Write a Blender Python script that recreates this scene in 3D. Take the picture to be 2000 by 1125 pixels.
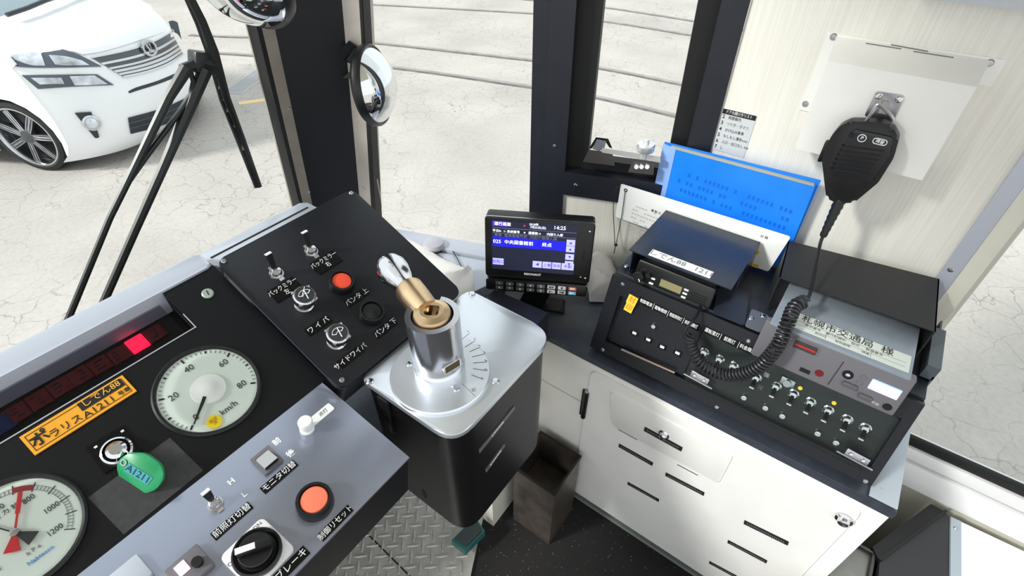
import bpy, bmesh, math, random
from mathutils import Vector, Matrix
S = bpy.context.scene
for o in list(bpy.data.objects): bpy.data.objects.remove(o)
COL = S.collection
rnd = random.Random(7)
# ------------------------------------------------------------------ camera, sky, sun, exposure
EYE = Vector((0, 0, 1.25))            # camera above the cab floor (floor is z = 0)
GZ = 1.25 - 2.45                      # pavement outside
PITCH = math.radians(41.05); AZ = math.radians(53.8)
RIGHT = Vector((math.cos(AZ), -math.sin(AZ), 0))
FWD = Vector((math.sin(AZ)*math.cos(PITCH), math.cos(AZ)*math.cos(PITCH), -math.sin(PITCH)))
UP = RIGHT.cross(FWD)
cd = bpy.data.cameras.new('camera'); cam = bpy.data.objects.new('camera', cd); COL.objects.link(cam)
cd.sensor_width = 36; cd.lens = 18; cd.clip_start = .01; cd.clip_end = 200
cam.matrix_world = Matrix(((RIGHT.x, UP.x, -FWD.x, EYE.x), (RIGHT.y, UP.y, -FWD.y, EYE.y), (RIGHT.z, UP.z, -FWD.z, EYE.z), (0, 0, 0, 1)))
S.camera = cam
W = bpy.data.worlds.new('sky'); S.world = W; W.use_nodes = True
bg = W.node_tree.nodes['Background']; bg.inputs[0].default_value = (.93, .97, 1, 1); bg.inputs[1].default_value = .85
sd = bpy.data.lights.new('sun', 'SUN'); sd.energy = 2.9; sd.angle = math.radians(9); sd.color = (1, .975, .94)
sun = bpy.data.objects.new('sun', sd); COL.objects.link(sun)
sun.rotation_euler = Vector((.75, -.45, -.64)).to_track_quat('-Z', 'Y').to_euler()
S.view_settings.view_transform = 'Standard'; S.view_settings.look = 'None'
S.view_settings.exposure = 0.56; S.view_settings.gamma = 1; S.view_settings.use_curve_mapping = False

# ------------------------------------------------------------------ helpers
def ray(px, py): return FWD + RIGHT*((px-1000)/1000) + UP*((562.5-py)/1000)
def on(px, py, p, n):
    d = ray(px, py); return EYE + d*((Vector(p)-EYE).dot(n)/d.dot(n))
def ath(px, py, h): return on(px, py, (0, 0, 1.25-h), Vector((0, 0, 1)))
def onx(px, py, x): return on(px, py, (x, 0, 0), Vector((1, 0, 0)))
def ony(px, py, y): return on(px, py, (0, y, 0), Vector((0, 1, 0)))

def lin(c):
    f = lambda v: v/12.92 if v <= .04045 else ((v+.055)/1.055)**2.4
    return tuple(f(v/255) for v in c) + (1,)
MATS = {}
def mat(name, c, rough=.5, metal=0, noise=0, scale=60, bump=0, bscale=400, coat=0, spec=None):
    if name in MATS: return MATS[name]
    m = bpy.data.materials.new(name); m.use_nodes = True; nt = m.node_tree; b = nt.nodes['Principled BSDF']
    b.inputs['Base Color'].default_value = lin(c); b.inputs['Roughness'].default_value = rough; b.inputs['Metallic'].default_value = metal
    if coat: b.inputs['Coat Weight'].default_value = coat; b.inputs['Coat Roughness'].default_value = .08
    if spec is not None: b.inputs['Specular IOR Level'].default_value = spec
    tc = nt.nodes.new('ShaderNodeTexCoord')
    if noise:
        n = nt.nodes.new('ShaderNodeTexNoise'); n.inputs['Scale'].default_value = scale; n.inputs['Detail'].default_value = 5
        r = nt.nodes.new('ShaderNodeValToRGB'); r.color_ramp.elements[0].position = .3; r.color_ramp.elements[1].position = .72
        r.color_ramp.elements[0].color = lin([v*(1-noise) for v in c]); r.color_ramp.elements[1].color = lin([min(255, v*(1+noise*.5)) for v in c])
        nt.links.new(tc.outputs['Object'], n.inputs['Vector']); nt.links.new(n.outputs[0], r.inputs[0]); nt.links.new(r.outputs[0], b.inputs['Base Color'])
    if bump:
        n = nt.nodes.new('ShaderNodeTexNoise'); n.inputs['Scale'].default_value = bscale
        bp = nt.nodes.new('ShaderNodeBump'); bp.inputs['Strength'].default_value = bump; bp.inputs['Distance'].default_value = .001
        nt.links.new(tc.outputs['Object'], n.inputs['Vector']); nt.links.new(n.outputs[0], bp.inputs['Height']); nt.links.new(bp.outputs[0], b.inputs['Normal'])
    MATS[name] = m; return m
def emit(name, c, st):
    m = bpy.data.materials.new(name); m.use_nodes = True; b = m.node_tree.nodes['Principled BSDF']
    b.inputs['Base Color'].default_value = lin(c); b.inputs['Emission Color'].default_value = lin(c); b.inputs['Emission Strength'].default_value = st
    MATS[name] = m; return m
def glass(name, tint, gloss=.08, rough=0):
    m = bpy.data.materials.new(name); m.use_nodes = True; nt = m.node_tree; nt.nodes.remove(nt.nodes['Principled BSDF'])
    t = nt.nodes.new('ShaderNodeBsdfTransparent'); t.inputs[0].default_value = lin(tint)
    g = nt.nodes.new('ShaderNodeBsdfGlossy'); g.inputs['Roughness'].default_value = rough
    fr = nt.nodes.new('ShaderNodeFresnel'); fr.inputs[0].default_value = 1.3
    mu = nt.nodes.new('ShaderNodeMath'); mu.operation = 'MULTIPLY'; mu.inputs[1].default_value = gloss*10
    mu.use_clamp = True
    x = nt.nodes.new('ShaderNodeMixShader'); nt.links.new(fr.outputs[0], mu.inputs[0]); nt.links.new(mu.outputs[0], x.inputs[0])
    nt.links.new(t.outputs[0], x.inputs[1]); nt.links.new(g.outputs[0], x.inputs[2]); nt.links.new(x.outputs[0], nt.nodes['Material Output'].inputs[0])
    MATS[name] = m; return m

def T(x, y, z): return Matrix.Translation((x, y, z))
def frame(o, u, v):
    u = Vector(u).normalized(); n = u.cross(Vector(v)).normalized(); v = n.cross(u)
    return Matrix(((u.x, v.x, n.x, o[0]), (u.y, v.y, n.y, o[1]), (u.z, v.z, n.z, o[2]), (0, 0, 0, 1)))
def R(a, ax): return Matrix.Rotation(math.radians(a), 4, ax)

class MB:
    """collects shapes into one mesh"""
    def __init__(s): s.b = bmesh.new()
    def _x(s, vs, M):
        if M is not None: bmesh.ops.transform(s.b, matrix=M, verts=vs)
    def box(s, c, d, M=None, bev=0, seg=2):
        r = bmesh.ops.create_cube(s.b, size=1); vs = r['verts']
        bmesh.ops.scale(s.b, vec=d, verts=vs); bmesh.ops.translate(s.b, vec=c, verts=vs)
        if bev:
            es = list({e for v in vs for e in v.link_edges})
            q = bmesh.ops.bevel(s.b, geom=es, offset=bev, segments=seg, affect='EDGES', profile=.5)
            vs = list({v for f in q['faces'] for v in f.verts} | {v for v in vs if v.is_valid})
        s._x(vs, M); return s
    def cyl(s, p0, p1, r0, r1=None, seg=20, caps=True):
        p0, p1 = Vector(p0), Vector(p1); d = p1-p0
        M = T(*((p0+p1)/2)) @ d.to_track_quat('Z', 'Y').to_matrix().to_4x4()
        bmesh.ops.create_cone(s.b, cap_ends=caps, segments=seg, radius1=r0, radius2=r0 if r1 is None else r1, depth=d.length, matrix=M); return s
    def lathe(s, prof, M=None, seg=32):
        rings = []; b = s.b; new = []
        for (r, z) in prof:
            if r < 1e-6: v = b.verts.new((0, 0, z)); rings.append([v]); new.append(v)
            else:
                ring = [b.verts.new((r*math.cos(2*math.pi*i/seg), r*math.sin(2*math.pi*i/seg), z)) for i in range(seg)]
                rings.append(ring); new += ring
        for a, c in zip(rings, rings[1:]):
            for i in range(seg):
                j = (i+1) % seg
                if len(a) == 1 and len(c) == 1: continue
                if len(a) == 1: b.faces.new((a[0], c[i], c[j]))
                elif len(c) == 1: b.faces.new((a[i], a[j], c[0]))
                else: b.faces.new((a[i], a[j], c[j], c[i]))
        s._x(new, M); return s
    def prism(s, poly, z0, z1, M=None, bev=0):
        b = s.b; lo = [b.verts.new((p[0], p[1], z0)) for p in poly]; hi = [b.verts.new((p[0], p[1], z1)) for p in poly]
        n = len(poly); ft = b.faces.new(hi); b.faces.new(lo[::-1])
        for i in range(n): b.faces.new((lo[i], lo[(i+1) % n], hi[(i+1) % n], hi[i]))
        vs = lo+hi
        if bev:
            q = bmesh.ops.bevel(b, geom=list(ft.edges), offset=bev, segments=2, affect='EDGES', profile=.5)
            vs = list({v for f in q['faces'] for v in f.verts} | {v for v in vs if v.is_valid})
        s._x(vs, M); return s
    def hull(s, lo, hi):
        """solid between two polygons of the same count"""
        b = s.b; a = [b.verts.new(p) for p in lo]; c = [b.verts.new(p) for p in hi]; n = len(a)
        b.faces.new(a[::-1]); b.faces.new(c)
        for i in range(n): b.faces.new((a[i], a[(i+1) % n], c[(i+1) % n], c[i]))
        return s
    def tube(s, pts, r, seg=8, caps=True):
        pts = [Vector(p) for p in pts]; b = s.b; rings = []; up = None; n = len(pts)
        for i, p in enumerate(pts):
            t = (pts[min(i+1, n-1)]-pts[max(i-1, 0)]).normalized()
            if up is None: up = t.orthogonal().normalized()
            else: up = (up - t*up.dot(t)).normalized()
            w = t.cross(up); rr = r[i] if isinstance(r, (list, tuple)) else r
            rings.append([b.verts.new(p + (up*math.cos(2*math.pi*k/seg)+w*math.sin(2*math.pi*k/seg))*rr) for k in range(seg)])
        for a, c in zip(rings, rings[1:]):
            for k in range(seg): b.faces.new((a[k], a[(k+1) % seg], c[(k+1) % seg], c[k]))
        if caps: b.faces.new(rings[0][::-1]); b.faces.new(rings[-1])
        return s
    def ring(s, outer, inner, z0, z1, M=None):
        """flat frame between two outlines of the same count"""
        b = s.b; n = len(outer)
        A = [[b.verts.new((p[0], p[1], z)) for p in q] for q in (outer, inner) for z in (z0, z1)]
        o0, o1, i0, i1 = A
        for i in range(n):
            j = (i+1) % n
            b.faces.new((o0[i], o0[j], o1[j], o1[i])); b.faces.new((i0[j], i0[i], i1[i], i1[j]))
            b.faces.new((o1[i], o1[j], i1[j], i1[i])); b.faces.new((o0[j], o0[i], i0[i], i0[j]))
        s._x([v for q in A for v in q], M); return s
    def sphere(s, c, r, sc=(1, 1, 1), seg=20, M=None):
        q = bmesh.ops.create_uvsphere(s.b, u_segments=seg, v_segments=seg//2, radius=r); vs = q['verts']
        bmesh.ops.scale(s.b, vec=sc, verts=vs); bmesh.ops.translate(s.b, vec=c, verts=vs); s._x(vs, M); return s
    def grid(s, P, thick=0):
        """P[i][j] points -> sheet; thick gives it a back along its normals"""
        b = s.b; V = [[b.verts.new(p) for p in row] for row in P]; fs = []
        for i in range(len(V)-1):
            for j in range(len(V[0])-1): fs.append(b.faces.new((V[i][j], V[i][j+1], V[i+1][j+1], V[i+1][j])))
        if thick: bmesh.ops.recalc_face_normals(b, faces=fs); bmesh.ops.solidify(b, geom=fs, thickness=thick)
        return s
    def obj(s, name, m, parent=None, M=None, sharp=35, fix=True):
        me = bpy.data.meshes.new(name)
        if fix: bmesh.ops.recalc_face_normals(s.b, faces=list(s.b.faces))
        s.b.to_mesh(me); s.b.free()
        for p in me.polygons: p.use_smooth = True
        me.set_sharp_from_angle(angle=math.radians(sharp))
        for k in (m if isinstance(m, list) else [m]): me.materials.append(k)
        o = bpy.data.objects.new(name, me); COL.objects.link(o)
        if parent is not None: o.parent = parent
        if M is not None: o.matrix_basis = M
        return o
def tag(o, label, cat, group=None):
    o['label'] = label; o['category'] = cat
    if group: o['group'] = group
    return o
def thing(name, label, cat, M, group=None):
    o = bpy.data.objects.new(name, None); COL.objects.link(o); o.empty_display_size = .02
    o.matrix_world = M; return tag(o, label, cat, group)
def struct(o): o['kind'] = 'structure'; return o
def dup(o, parent=None, M=None, top=True):
    c = o.copy(); COL.objects.link(c)
    if parent is not None: c.parent = parent
    if M is not None: c.matrix_basis = M
    for ch in list(o.children): dup(ch, c, None, False)
    return c
def rr(w, h, r, n=5, cx=0, cy=0):
    p = []
    for (sx, sy, a0) in ((1, 1, 0), (-1, 1, 90), (-1, -1, 180), (1, -1, 270)):
        for k in range(n+1):
            a = math.radians(a0+90*k/n); p.append((cx+sx*(w/2-r)+r*math.cos(a), cy+sy*(h/2-r)+r*math.sin(a)))
    return p
def circ(r, n=32, cx=0, cy=0): return [(cx+r*math.cos(2*math.pi*k/n), cy+r*math.sin(2*math.pi*k/n)) for k in range(n)]
def rpoly(P, r, n=4):
    """round the corners of a convex polygon"""
    out = []; m = len(P)
    for i in range(m):
        p, a, c = Vector(P[i][:2]), Vector(P[i-1][:2]), Vector(P[(i+1) % m][:2])
        q = r[i] if isinstance(r, (list, tuple)) else r
        p0 = p+(a-p).normalized()*q; p1 = p+(c-p).normalized()*q
        for k in range(n+1):
            t = k/n; out.append(tuple(p0*(1-t)**2+p*2*t*(1-t)+p1*t*t))
    return out
def text_mesh(body, size, ex=.00015, align='CENTER', wide=1, bold=0, lines=1.0):
    c = bpy.data.curves.new('lettering', 'FONT'); c.body = body; c.size = size; c.align_x = align; c.align_y = 'CENTER'
    c.extrude = ex; c.resolution_u = 2; c.offset = bold; c.space_line = lines
    t = bpy.data.objects.new('lettering', c); COL.objects.link(t)
    dg = bpy.context.evaluated_depsgraph_get(); me = bpy.data.meshes.new_from_object(t.evaluated_get(dg))
    bpy.data.objects.remove(t); bpy.data.curves.remove(c)
    if wide != 1: me.transform(Matrix.Diagonal((wide, 1, 1, 1)))
    return me
def text(name, body, size, m, parent, M, **k):
    me = text_mesh(body, size, **k); me.materials.append(m); me.name = name
    o = bpy.data.objects.new(name, me); COL.objects.link(o); o.parent = parent; o.matrix_basis = M; return o
class Panel:
    """a real sloped panel: local x right, y up the slope, z out of it; gives local coordinates of what stands on it"""
    def __init__(s, M): s.M = M; s.I = M.inverted(); s.n = (M.to_3x3() @ Vector((0, 0, 1))); s.o = M.translation
    def at(s, px, py, z=0):
        q = s.I @ on(px, py, s.o+s.n*z, s.n); return Vector((q.x, q.y, z))
def screw(r=.004, hex_=False):
    b = MB(); b.lathe([(0, -.001), (r, -.001), (r, .0006), (r*.75, .0018), (0, .0022)], seg=12); return b
# ------------------------------------------------------------------ materials
M_black = mat('black_metal', (20, 21, 25), .42, noise=.25, scale=300, bump=.15, bscale=900)
M_black2 = mat('black_plastic', (15, 15, 17), .38, bump=.1, bscale=1200)
M_matte = mat('matte_black', (10, 10, 12), .7)
M_rubber = mat('rubber', (16, 16, 18), .6)
M_postdark = mat('dark_frame_paint', (29, 32, 42), .45, noise=.12, scale=40)
M_beigeframe = mat('beige_frame', (150, 142, 132), .5, noise=.06, scale=30)
M_grey = mat('grey_panel_paint', (198, 203, 216), .32, .3)
M_greyd = mat('grey_device_plastic', (112, 110, 116), .5, bump=.1, bscale=900)
M_white = mat('white_paint', (243, 242, 238), .42, noise=.02, scale=15)
M_whitepl = mat('white_plastic', (240, 240, 240), .35)
M_cream = mat('cream_panel', (226, 224, 210), .5, noise=.03, scale=12)
M_paper = mat('paper', (250, 250, 248), .8)
M_chrome = mat('chrome', (225, 225, 230), .12, 1)
M_steel = mat('steel', (185, 185, 190), .3, 1)
M_alu = mat('satin_aluminium', (232, 237, 245), .33, .85)
M_brass = mat('brass', (226, 196, 156), .3, 1)
M_ink = mat('black_ink', (20, 20, 22), .7)
M_winkw = mat('white_ink', (238, 238, 240), .7)
M_glass = glass('window_glass', (252, 254, 253), .03)
M_acryl = glass('clear_acrylic', (247, 251, 249), .05, .0)
def ground_mat():
    m = bpy.data.materials.new('cracked_concrete'); m.use_nodes = True; nt = m.node_tree; b = nt.nodes['Principled BSDF']; N = nt.nodes.new; L = nt.links.new
    b.inputs['Roughness'].default_value = .9
    tc = N('ShaderNodeTexCoord')
    n1 = N('ShaderNodeTexNoise'); n1.inputs['Scale'].default_value = .9; n1.inputs['Detail'].default_value = 8
    n2 = N('ShaderNodeTexNoise'); n2.inputs['Scale'].default_value = 30; n2.inputs['Detail'].default_value = 6
    for n in (n1, n2): L(tc.outputs['Object'], n.inputs['Vector'])
    r1 = N('ShaderNodeValToRGB'); r1.color_ramp.elements[0].color = lin((170, 165, 160)); r1.color_ramp.elements[1].color = lin((188, 183, 178))
    r1.color_ramp.elements[0].position = .3; r1.color_ramp.elements[1].position = .65; L(n1.outputs[0], r1.inputs[0])
    r2 = N('ShaderNodeValToRGB'); r2.color_ramp.elements[0].color = (.90, .895, .885, 1); r2.color_ramp.elements[1].color = (1, 1, 1, 1)
    r2.color_ramp.elements[0].position = .3; r2.color_ramp.elements[1].position = .6; L(n2.outputs[0], r2.inputs[0])
    mx = N('ShaderNodeMix'); mx.data_type = 'RGBA'; mx.blend_type = 'MULTIPLY'; mx.inputs[0].default_value = 1
    L(r1.outputs[0], mx.inputs[6]); L(r2.outputs[0], mx.inputs[7])
    # cracks
    wp = N('ShaderNodeTexNoise'); wp.inputs['Scale'].default_value = 3; wp.inputs['Detail'].default_value = 4; L(tc.outputs['Object'], wp.inputs['Vector'])
    mv = N('ShaderNodeVectorMath'); mv.operation = 'MULTIPLY_ADD'; L(wp.outputs['Color'], mv.inputs[0]); mv.inputs[1].default_value = (.35, .35, .35); L(tc.outputs['Object'], mv.inputs[2])
    vo = N('ShaderNodeTexVoronoi'); vo.feature = 'DISTANCE_TO_EDGE'; vo.inputs['Scale'].default_value = 4.4; L(mv.outputs[0], vo.inputs['Vector'])
    cr = N('ShaderNodeValToRGB'); cr.color_ramp.elements[0].position = 0; cr.color_ramp.elements[1].position = .018
    cr.color_ramp.elements[0].color = (1, 1, 1, 1); cr.color_ramp.elements[1].color = (0, 0, 0, 1); L(vo.outputs['Distance'], cr.inputs[0])
    pm = N('ShaderNodeTexNoise'); pm.inputs['Scale'].default_value = .55; L(tc.outputs['Object'], pm.inputs['Vector'])
    pr = N('ShaderNodeValToRGB'); pr.color_ramp.elements[0].position = .34; pr.color_ramp.elements[1].position = .56; L(pm.outputs[0], pr.inputs[0])
    mm = N('ShaderNodeMath'); mm.operation = 'MULTIPLY'; L(cr.outputs[0], mm.inputs[0]); L(pr.outputs[0], mm.inputs[1])
    m3 = N('ShaderNodeMath'); m3.operation = 'MULTIPLY'; L(mm.outputs[0], m3.inputs[0]); m3.inputs[1].default_value = .62
    mx2 = N('ShaderNodeMix'); mx2.data_type = 'RGBA'; L(m3.outputs[0], mx2.inputs[0]); L(mx.outputs[2], mx2.inputs[6]); mx2.inputs[7].default_value = lin((98, 91, 84))
    L(mx2.outputs[2], b.inputs['Base Color'])
    bp = N('ShaderNodeBump'); bp.inputs['Strength'].default_value = .3; bp.inputs['Distance'].default_value = .01; L(n2.outputs[0], bp.inputs['Height']); L(bp.outputs[0], b.inputs['Normal'])
    return m
def stripe_mat():
    """cream wall panel with a fine vertical ribbing"""
    m = bpy.data.materials.new('ribbed_cream_panel'); m.use_nodes = True; nt = m.node_tree; b = nt.nodes['Principled BSDF']; N = nt.nodes.new; L = nt.links.new
    b.inputs['Roughness'].default_value = .5
    tc = N('ShaderNodeTexCoord'); mp = N('ShaderNodeMapping'); mp.inputs['Scale'].default_value = (1, 1, .02); L(tc.outputs['Object'], mp.inputs[0])
    n = N('ShaderNodeTexNoise'); n.inputs['Scale'].default_value = 330; n.inputs['Detail'].default_value = 3; L(mp.outputs[0], n.inputs['Vector'])
    r = N('ShaderNodeValToRGB'); r.color_ramp.elements[0].position = .35; r.color_ramp.elements[1].position = .65
    r.color_ramp.elements[0].color = lin((230, 227, 217)); r.color_ramp.elements[1].color = lin((238, 236, 228)); L(n.outputs[0], r.inputs[0]); L(r.outputs[0], b.inputs['Base Color'])
    bp = N('ShaderNodeBump'); bp.inputs['Strength'].default_value = .25; bp.inputs['Distance'].default_value = .001; L(n.outputs[0], bp.inputs['Height']); L(bp.outputs[0], b.inputs['Normal'])
    return m
def speck_mat():
    m = bpy.data.materials.new('speckled_floor'); m.use_nodes = True; nt = m.node_tree; b = nt.nodes['Principled BSDF']; N = nt.nodes.new; L = nt.links.new
    b.inputs['Roughness'].default_value = .75
    tc = N('ShaderNodeTexCoord'); v = N('ShaderNodeTexVoronoi'); v.inputs['Scale'].default_value = 150; L(tc.outputs['Object'], v.inputs['Vector'])
    n = N('ShaderNodeTexNoise'); n.inputs['Scale'].default_value = 90; L(tc.outputs['Object'], n.inputs['Vector'])
    r = N('ShaderNodeValToRGB'); e = r.color_ramp.elements; e[0].position = .12; e[1].position = .22; e[0].color = lin((150, 148, 144)); e[1].color = lin((30, 28, 29)); L(v.outputs['Distance'], r.inputs[0])
    r2 = N('ShaderNodeValToRGB'); e = r2.color_ramp.elements; e[0].position = .52; e[1].position = .62; L(n.outputs[0], r2.inputs[0])
    mx = N('ShaderNodeMix'); mx.data_type = 'RGBA'; L(r2.outputs[0], mx.inputs[0]); mx.inputs[6].default_value = lin((30, 28, 29)); L(r.outputs[0], mx.inputs[7]); L(mx.outputs[2], b.inputs['Base Color'])
    return m
# ------------------------------------------------------------------ the setting: ground, floor, cab shell
XW = .86
def spx(y): return .9357-.364*y                      # side wall line, tapering to the nose
sdir = Vector((-.342, .940, 0)); snor = Vector((.940, .342, 0))   # along it (forward) and out of the cab
def sp(px, py, out=0): return on(px, py, Vector((spx(.5), .5, 0))+snor*out, snor)
b = MB(); b.box((6, 6, GZ-.05), (60, 60, .1)); struct(b.obj('ground', ground_mat()))
b = MB(); b.prism([(-1.1, -1.2), (.95, -1.2), (.95, .2), (.75, .5), (.6, 1), (-1.1, 1)], -.06, 0); struct(b.obj('floor', speck_mat()))
# windscreen plane leans back, side planes are upright
wn = Vector((0, math.cos(math.radians(6)), math.sin(math.radians(6)))); wp0 = Vector((0, .95, .60))
def wpt(px, py, out=0): return on(px, py, wp0+wn*out, wn)
def ext(a, c, z): 
    t = (z-a.z)/(c.z-a.z); return a.lerp(c, t)
ZB, ZT = .45, 2.05
def strip(name, edges, off0, off1, m, nor, fn, z0=ZB, z1=ZT):
    """upright member between two pixel-measured edge lines lying in a wall plane"""
    lo = []; hi = []
    for (e, o) in ((edges[0], off0), (edges[1], off0), (edges[1], off1), (edges[0], off1)):
        a, c = fn(*e[0]), fn(*e[1]); lo.append(ext(a, c, z0)+nor*o); hi.append(ext(a, c, z1)+nor*o)
    b = MB(); b.hull(lo, hi); return struct(b.obj(name, m))
# corner pillar: rubber, flange, dark core, flange, rubber
L1 = ((498.6, 42.6), (584, 394.6)); L2 = ((511, 53), (591, 394.6)); L3 = ((538, 62), (609, 394.6))
R1 = ((667.5, 0), (699.5, 359)); R2 = ((701, 0), (724, 391)); R3 = ((706, 0), (732, 398))
strip('trim_1', (L1, L2), .0, .03, M_rubber, wn, wpt)
strip('trim_2', (L2, L3), .0, .05, M_beigeframe, wn, wpt)
lo = []; hi = []
for e, f, o, nn in ((L3, wpt, 0, wn), (R1, sp, 0, snor), (R1, sp, .06, snor), (L3, wpt, .06, wn)):
    a, c = f(*e[0]), f(*e[1]); lo.append(ext(a, c, ZB)+nn*o); hi.append(ext(a, c, ZT)+nn*o)
b = MB(); b.hull(lo, hi); struct(b.obj('trim_3', mat('pillar_black', (9, 11, 20), .6)))
strip('trim_4', (R1, R2), .0, .05, mat('pillar_flange', (186, 178, 170), .5, noise=.05, scale=30), snor, sp)
strip('trim_5', (R2, R3), .0, .03, M_rubber, snor, sp)
# window post with its seam, sliding window frame members
P1 = ((1042, 0), (1033.8, 400)); P2 = ((1074.7, 0), (1058.7, 400)); P3 = ((1124.5, 35.6), (1099.6, 391))
strip('trim_6', (P1, P2), 0, .045, M_postdark, snor, sp)
strip('trim_7', (P2, P3), -.004, .045, M_postdark, snor, sp)
G1 = ((1176, 0), (1147.6, 284)); G2 = ((1365, 0), (1310, 280)); W2 = ((1410, 0), (1342, 285)); W1 = ((1465.8, 0), (1389, 288))
strip('trim_8', (P3, G1), .02, .045, M_rubber, snor, sp, .70)
strip('trim_9', (G2, W2), .02, .045, M_rubber, snor, sp, .70)
strip('trim_10', (W2, W1), -.004, .045, M_postdark, snor, sp, .70)
# sill bar under the sliding window
a0 = sp(1099.6, 377); zs0 = a0.z; zs1 = sp(1105, 333).z
pa, pb = sp(1101, 350), Vector((XW-.001, spx(.0), 0))
def bar(name, y0, y1, z0, z1, o0, o1, m):
    A, B = Vector((spx(y0), y0, 0)), Vector((spx(y1), y1, 0)); lo = [A+snor*o0, B+snor*o0, B+snor*o1, A+snor*o1]
    b = MB(); b.hull([Vector((p.x, p.y, z0)) for p in lo], [Vector((p.x, p.y, z1)) for p in lo]); return b.obj(name, m)
yp = pa.y; yw = .208
struct(bar('trim_11', yp, yw, zs0, zs1, -.006, .045, M_postdark))
struct(bar('trim_12', yp, yw, zs1, zs1+.02, .02, .045, M_rubber))
struct(bar('wall_front', yp, yw, .0, zs0, .002, .04, stripe_mat()))
# glass
def pane(name, A, B, z0, z1, out, nor, th=.005):
    b = MB(); b.hull([A+nor*out+Vector((0, 0, z0-A.z)), B+nor*out+Vector((0, 0, z0-B.z)), B+nor*(out+th)+Vector((0, 0, z0-B.z)), A+nor*(out+th)+Vector((0, 0, z0-A.z))],
                     [A+nor*out+Vector((0, 0, z1-A.z)), B+nor*out+Vector((0, 0, z1-B.z)), B+nor*(out+th)+Vector((0, 0, z1-B.z)), A+nor*(out+th)+Vector((0, 0, z1-A.z))])
    o = b.obj(name, M_glass); return struct(o)
yA = sp(720, 300).y
pane('window_1', Vector((spx(.84), .84, .6)), Vector((spx(.50), .50, .6)), .56, ZT, .015, snor)
pane('window_2', Vector((spx(yp), yp, .7)), Vector((spx(yw), yw, .7)), zs1, ZT, .03, snor)
ws = MB(); q = [wp0+wn*.015+Vector((-1.3, 0, 0)), wp0+wn*.015+Vector((.53, 0, 0))]
upw = Vector((0, -math.sin(math.radians(6)), math.cos(math.radians(6))))
ws.hull([q[0], q[1], q[1]+wn*.005, q[0]+wn*.005], [p+upw*1.45 for p in (q[0], q[1], q[1]+wn*.005, q[0]+wn*.005)]); struct(ws.obj('window_3', M_glass))
# cream wall behind the switch console, with the grey edging and the jamb of the next opening
b = MB(); yr = onx(1831, 537, XW).y; ztop = onx(1900, 9, XW).z
b.box((XW+.02, (yw+yr)/2, .95), (.04, yw-yr, 1.9)); struct(b.obj('wall_right', MATS.get('ribbed') or bpy.data.materials['ribbed_cream_panel']))
yj = onx(1833, 587, XW).y
b = MB(); b.box((XW+.02, (yr+yj)/2, .95), (.046, yr-yj, 1.9)); struct(b.obj('trim_13', M_grey))

def wall_screw(par, p, nor, r=.0035):
    b = screw(r); M = T(*p) @ nor.to_track_quat('Z', 'Y').to_matrix().to_4x4(); b.obj('screw', M_steel, bpy.data.objects[par], M)
for par, p in (('trim_2', (565, 213)), ('trim_2', (603, 375))): wall_screw(par, wpt(*p), -wn)
for par, p in (('trim_4', (710, 367)), ('trim_7', (1083, 285))): wall_screw(par, sp(*p, -.004 if par == 'trim_7' else 0), -snor)
wall_screw('trim_11', sp(1124, 362, -.006), -snor, .004)
wall_screw('trim_13', onx(1857, 527, XW-.003), Vector((-1, 0, 0)), .004)
# ------------------------------------------------------------------ outside: rails, drain, minivan
HG = 2.45
def smooth(P, n=6):
    out = []; m = len(P)
    for i in range(m-1):
        p0, p1, p2, p3 = P[max(i-1, 0)], P[i], P[i+1], P[min(i+2, m-1)]
        for k in range(n):
            t = k/n; out.append(.5*((2*p1)+(p2-p0)*t+(2*p0-5*p1+4*p2-p3)*t*t+(3*p1-p0-3*p2+p3)*t**3))
    return out+[P[-1]]
M_rail = mat('rail_steel', (150, 146, 148), .6, 0, noise=.1, scale=6)
M_groove = mat('rail_groove', (112, 104, 97), .9, noise=.25, scale=9)
def ribbon(b, pts, w, z0, z1, off=0):
    L = []
    for i, p in enumerate(pts):
        t = (pts[min(i+1, len(pts)-1)]-pts[max(i-1, 0)]); n = Vector((-t.y, t.x, 0)).normalized(); L.append((p+n*(off-w/2), p+n*(off+w/2)))
    for (a, c), (d, e) in zip(L, L[1:]):
        f = lambda p, z: Vector((p.x, p.y, GZ+z))
        b.hull([f(a, z0), f(c, z0), f(e, z0), f(d, z0)], [f(a, z1), f(c, z1), f(e, z1), f(d, z1)])
rails = [([(372, 68), (455, 71.5), (590, 75), (717, 82), (1037, 117), (1163, 131), (1327, 163), (1420, 183)], 'embedded steel tram rail second from the cab windows, curving away behind the minivan'),
         ([(400, 102), (512, 109), (765, 131), (1037, 169), (1160, 188), (1315, 224), (1400, 246)], 'embedded steel tram rail nearest to the cab side windows'),
         ([(600, 0), (717, 8), (1037, 26), (1178, 41), (1347, 68), (1450, 86)], 'embedded steel tram rail third from the cab, seen near the top of the side windows'),
         ([(900, -12), (1037, 0), (1178, 14), (1355, 41), (1460, 60)], 'embedded steel tram rail farthest from the cab, at the top of the sliding window')]
for px, lab in rails:
    pts = smooth([ath(x, y, HG) for x, y in px])
    c = pts[len(pts)//2]
    t = thing('tram_rail', lab, 'rail', T(c.x, c.y, GZ), 'tram rails set in the concrete')
    loc = [p-Vector((c.x, c.y, 0)) for p in pts]
    b = MB(); ribbon(b, [Vector((p.x, p.y, 0)) for p in loc], .065, -GZ*0-.02, .008); o = b.obj('rail_head', M_rail, t); o.location = (0, 0, -GZ)
    b = MB(); ribbon(b, [Vector((p.x, p.y, 0)) for p in loc], .05, -.02, .003, -.06); o = b.obj('flange_groove', M_groove, t); o.location = (0, 0, -GZ)
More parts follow.
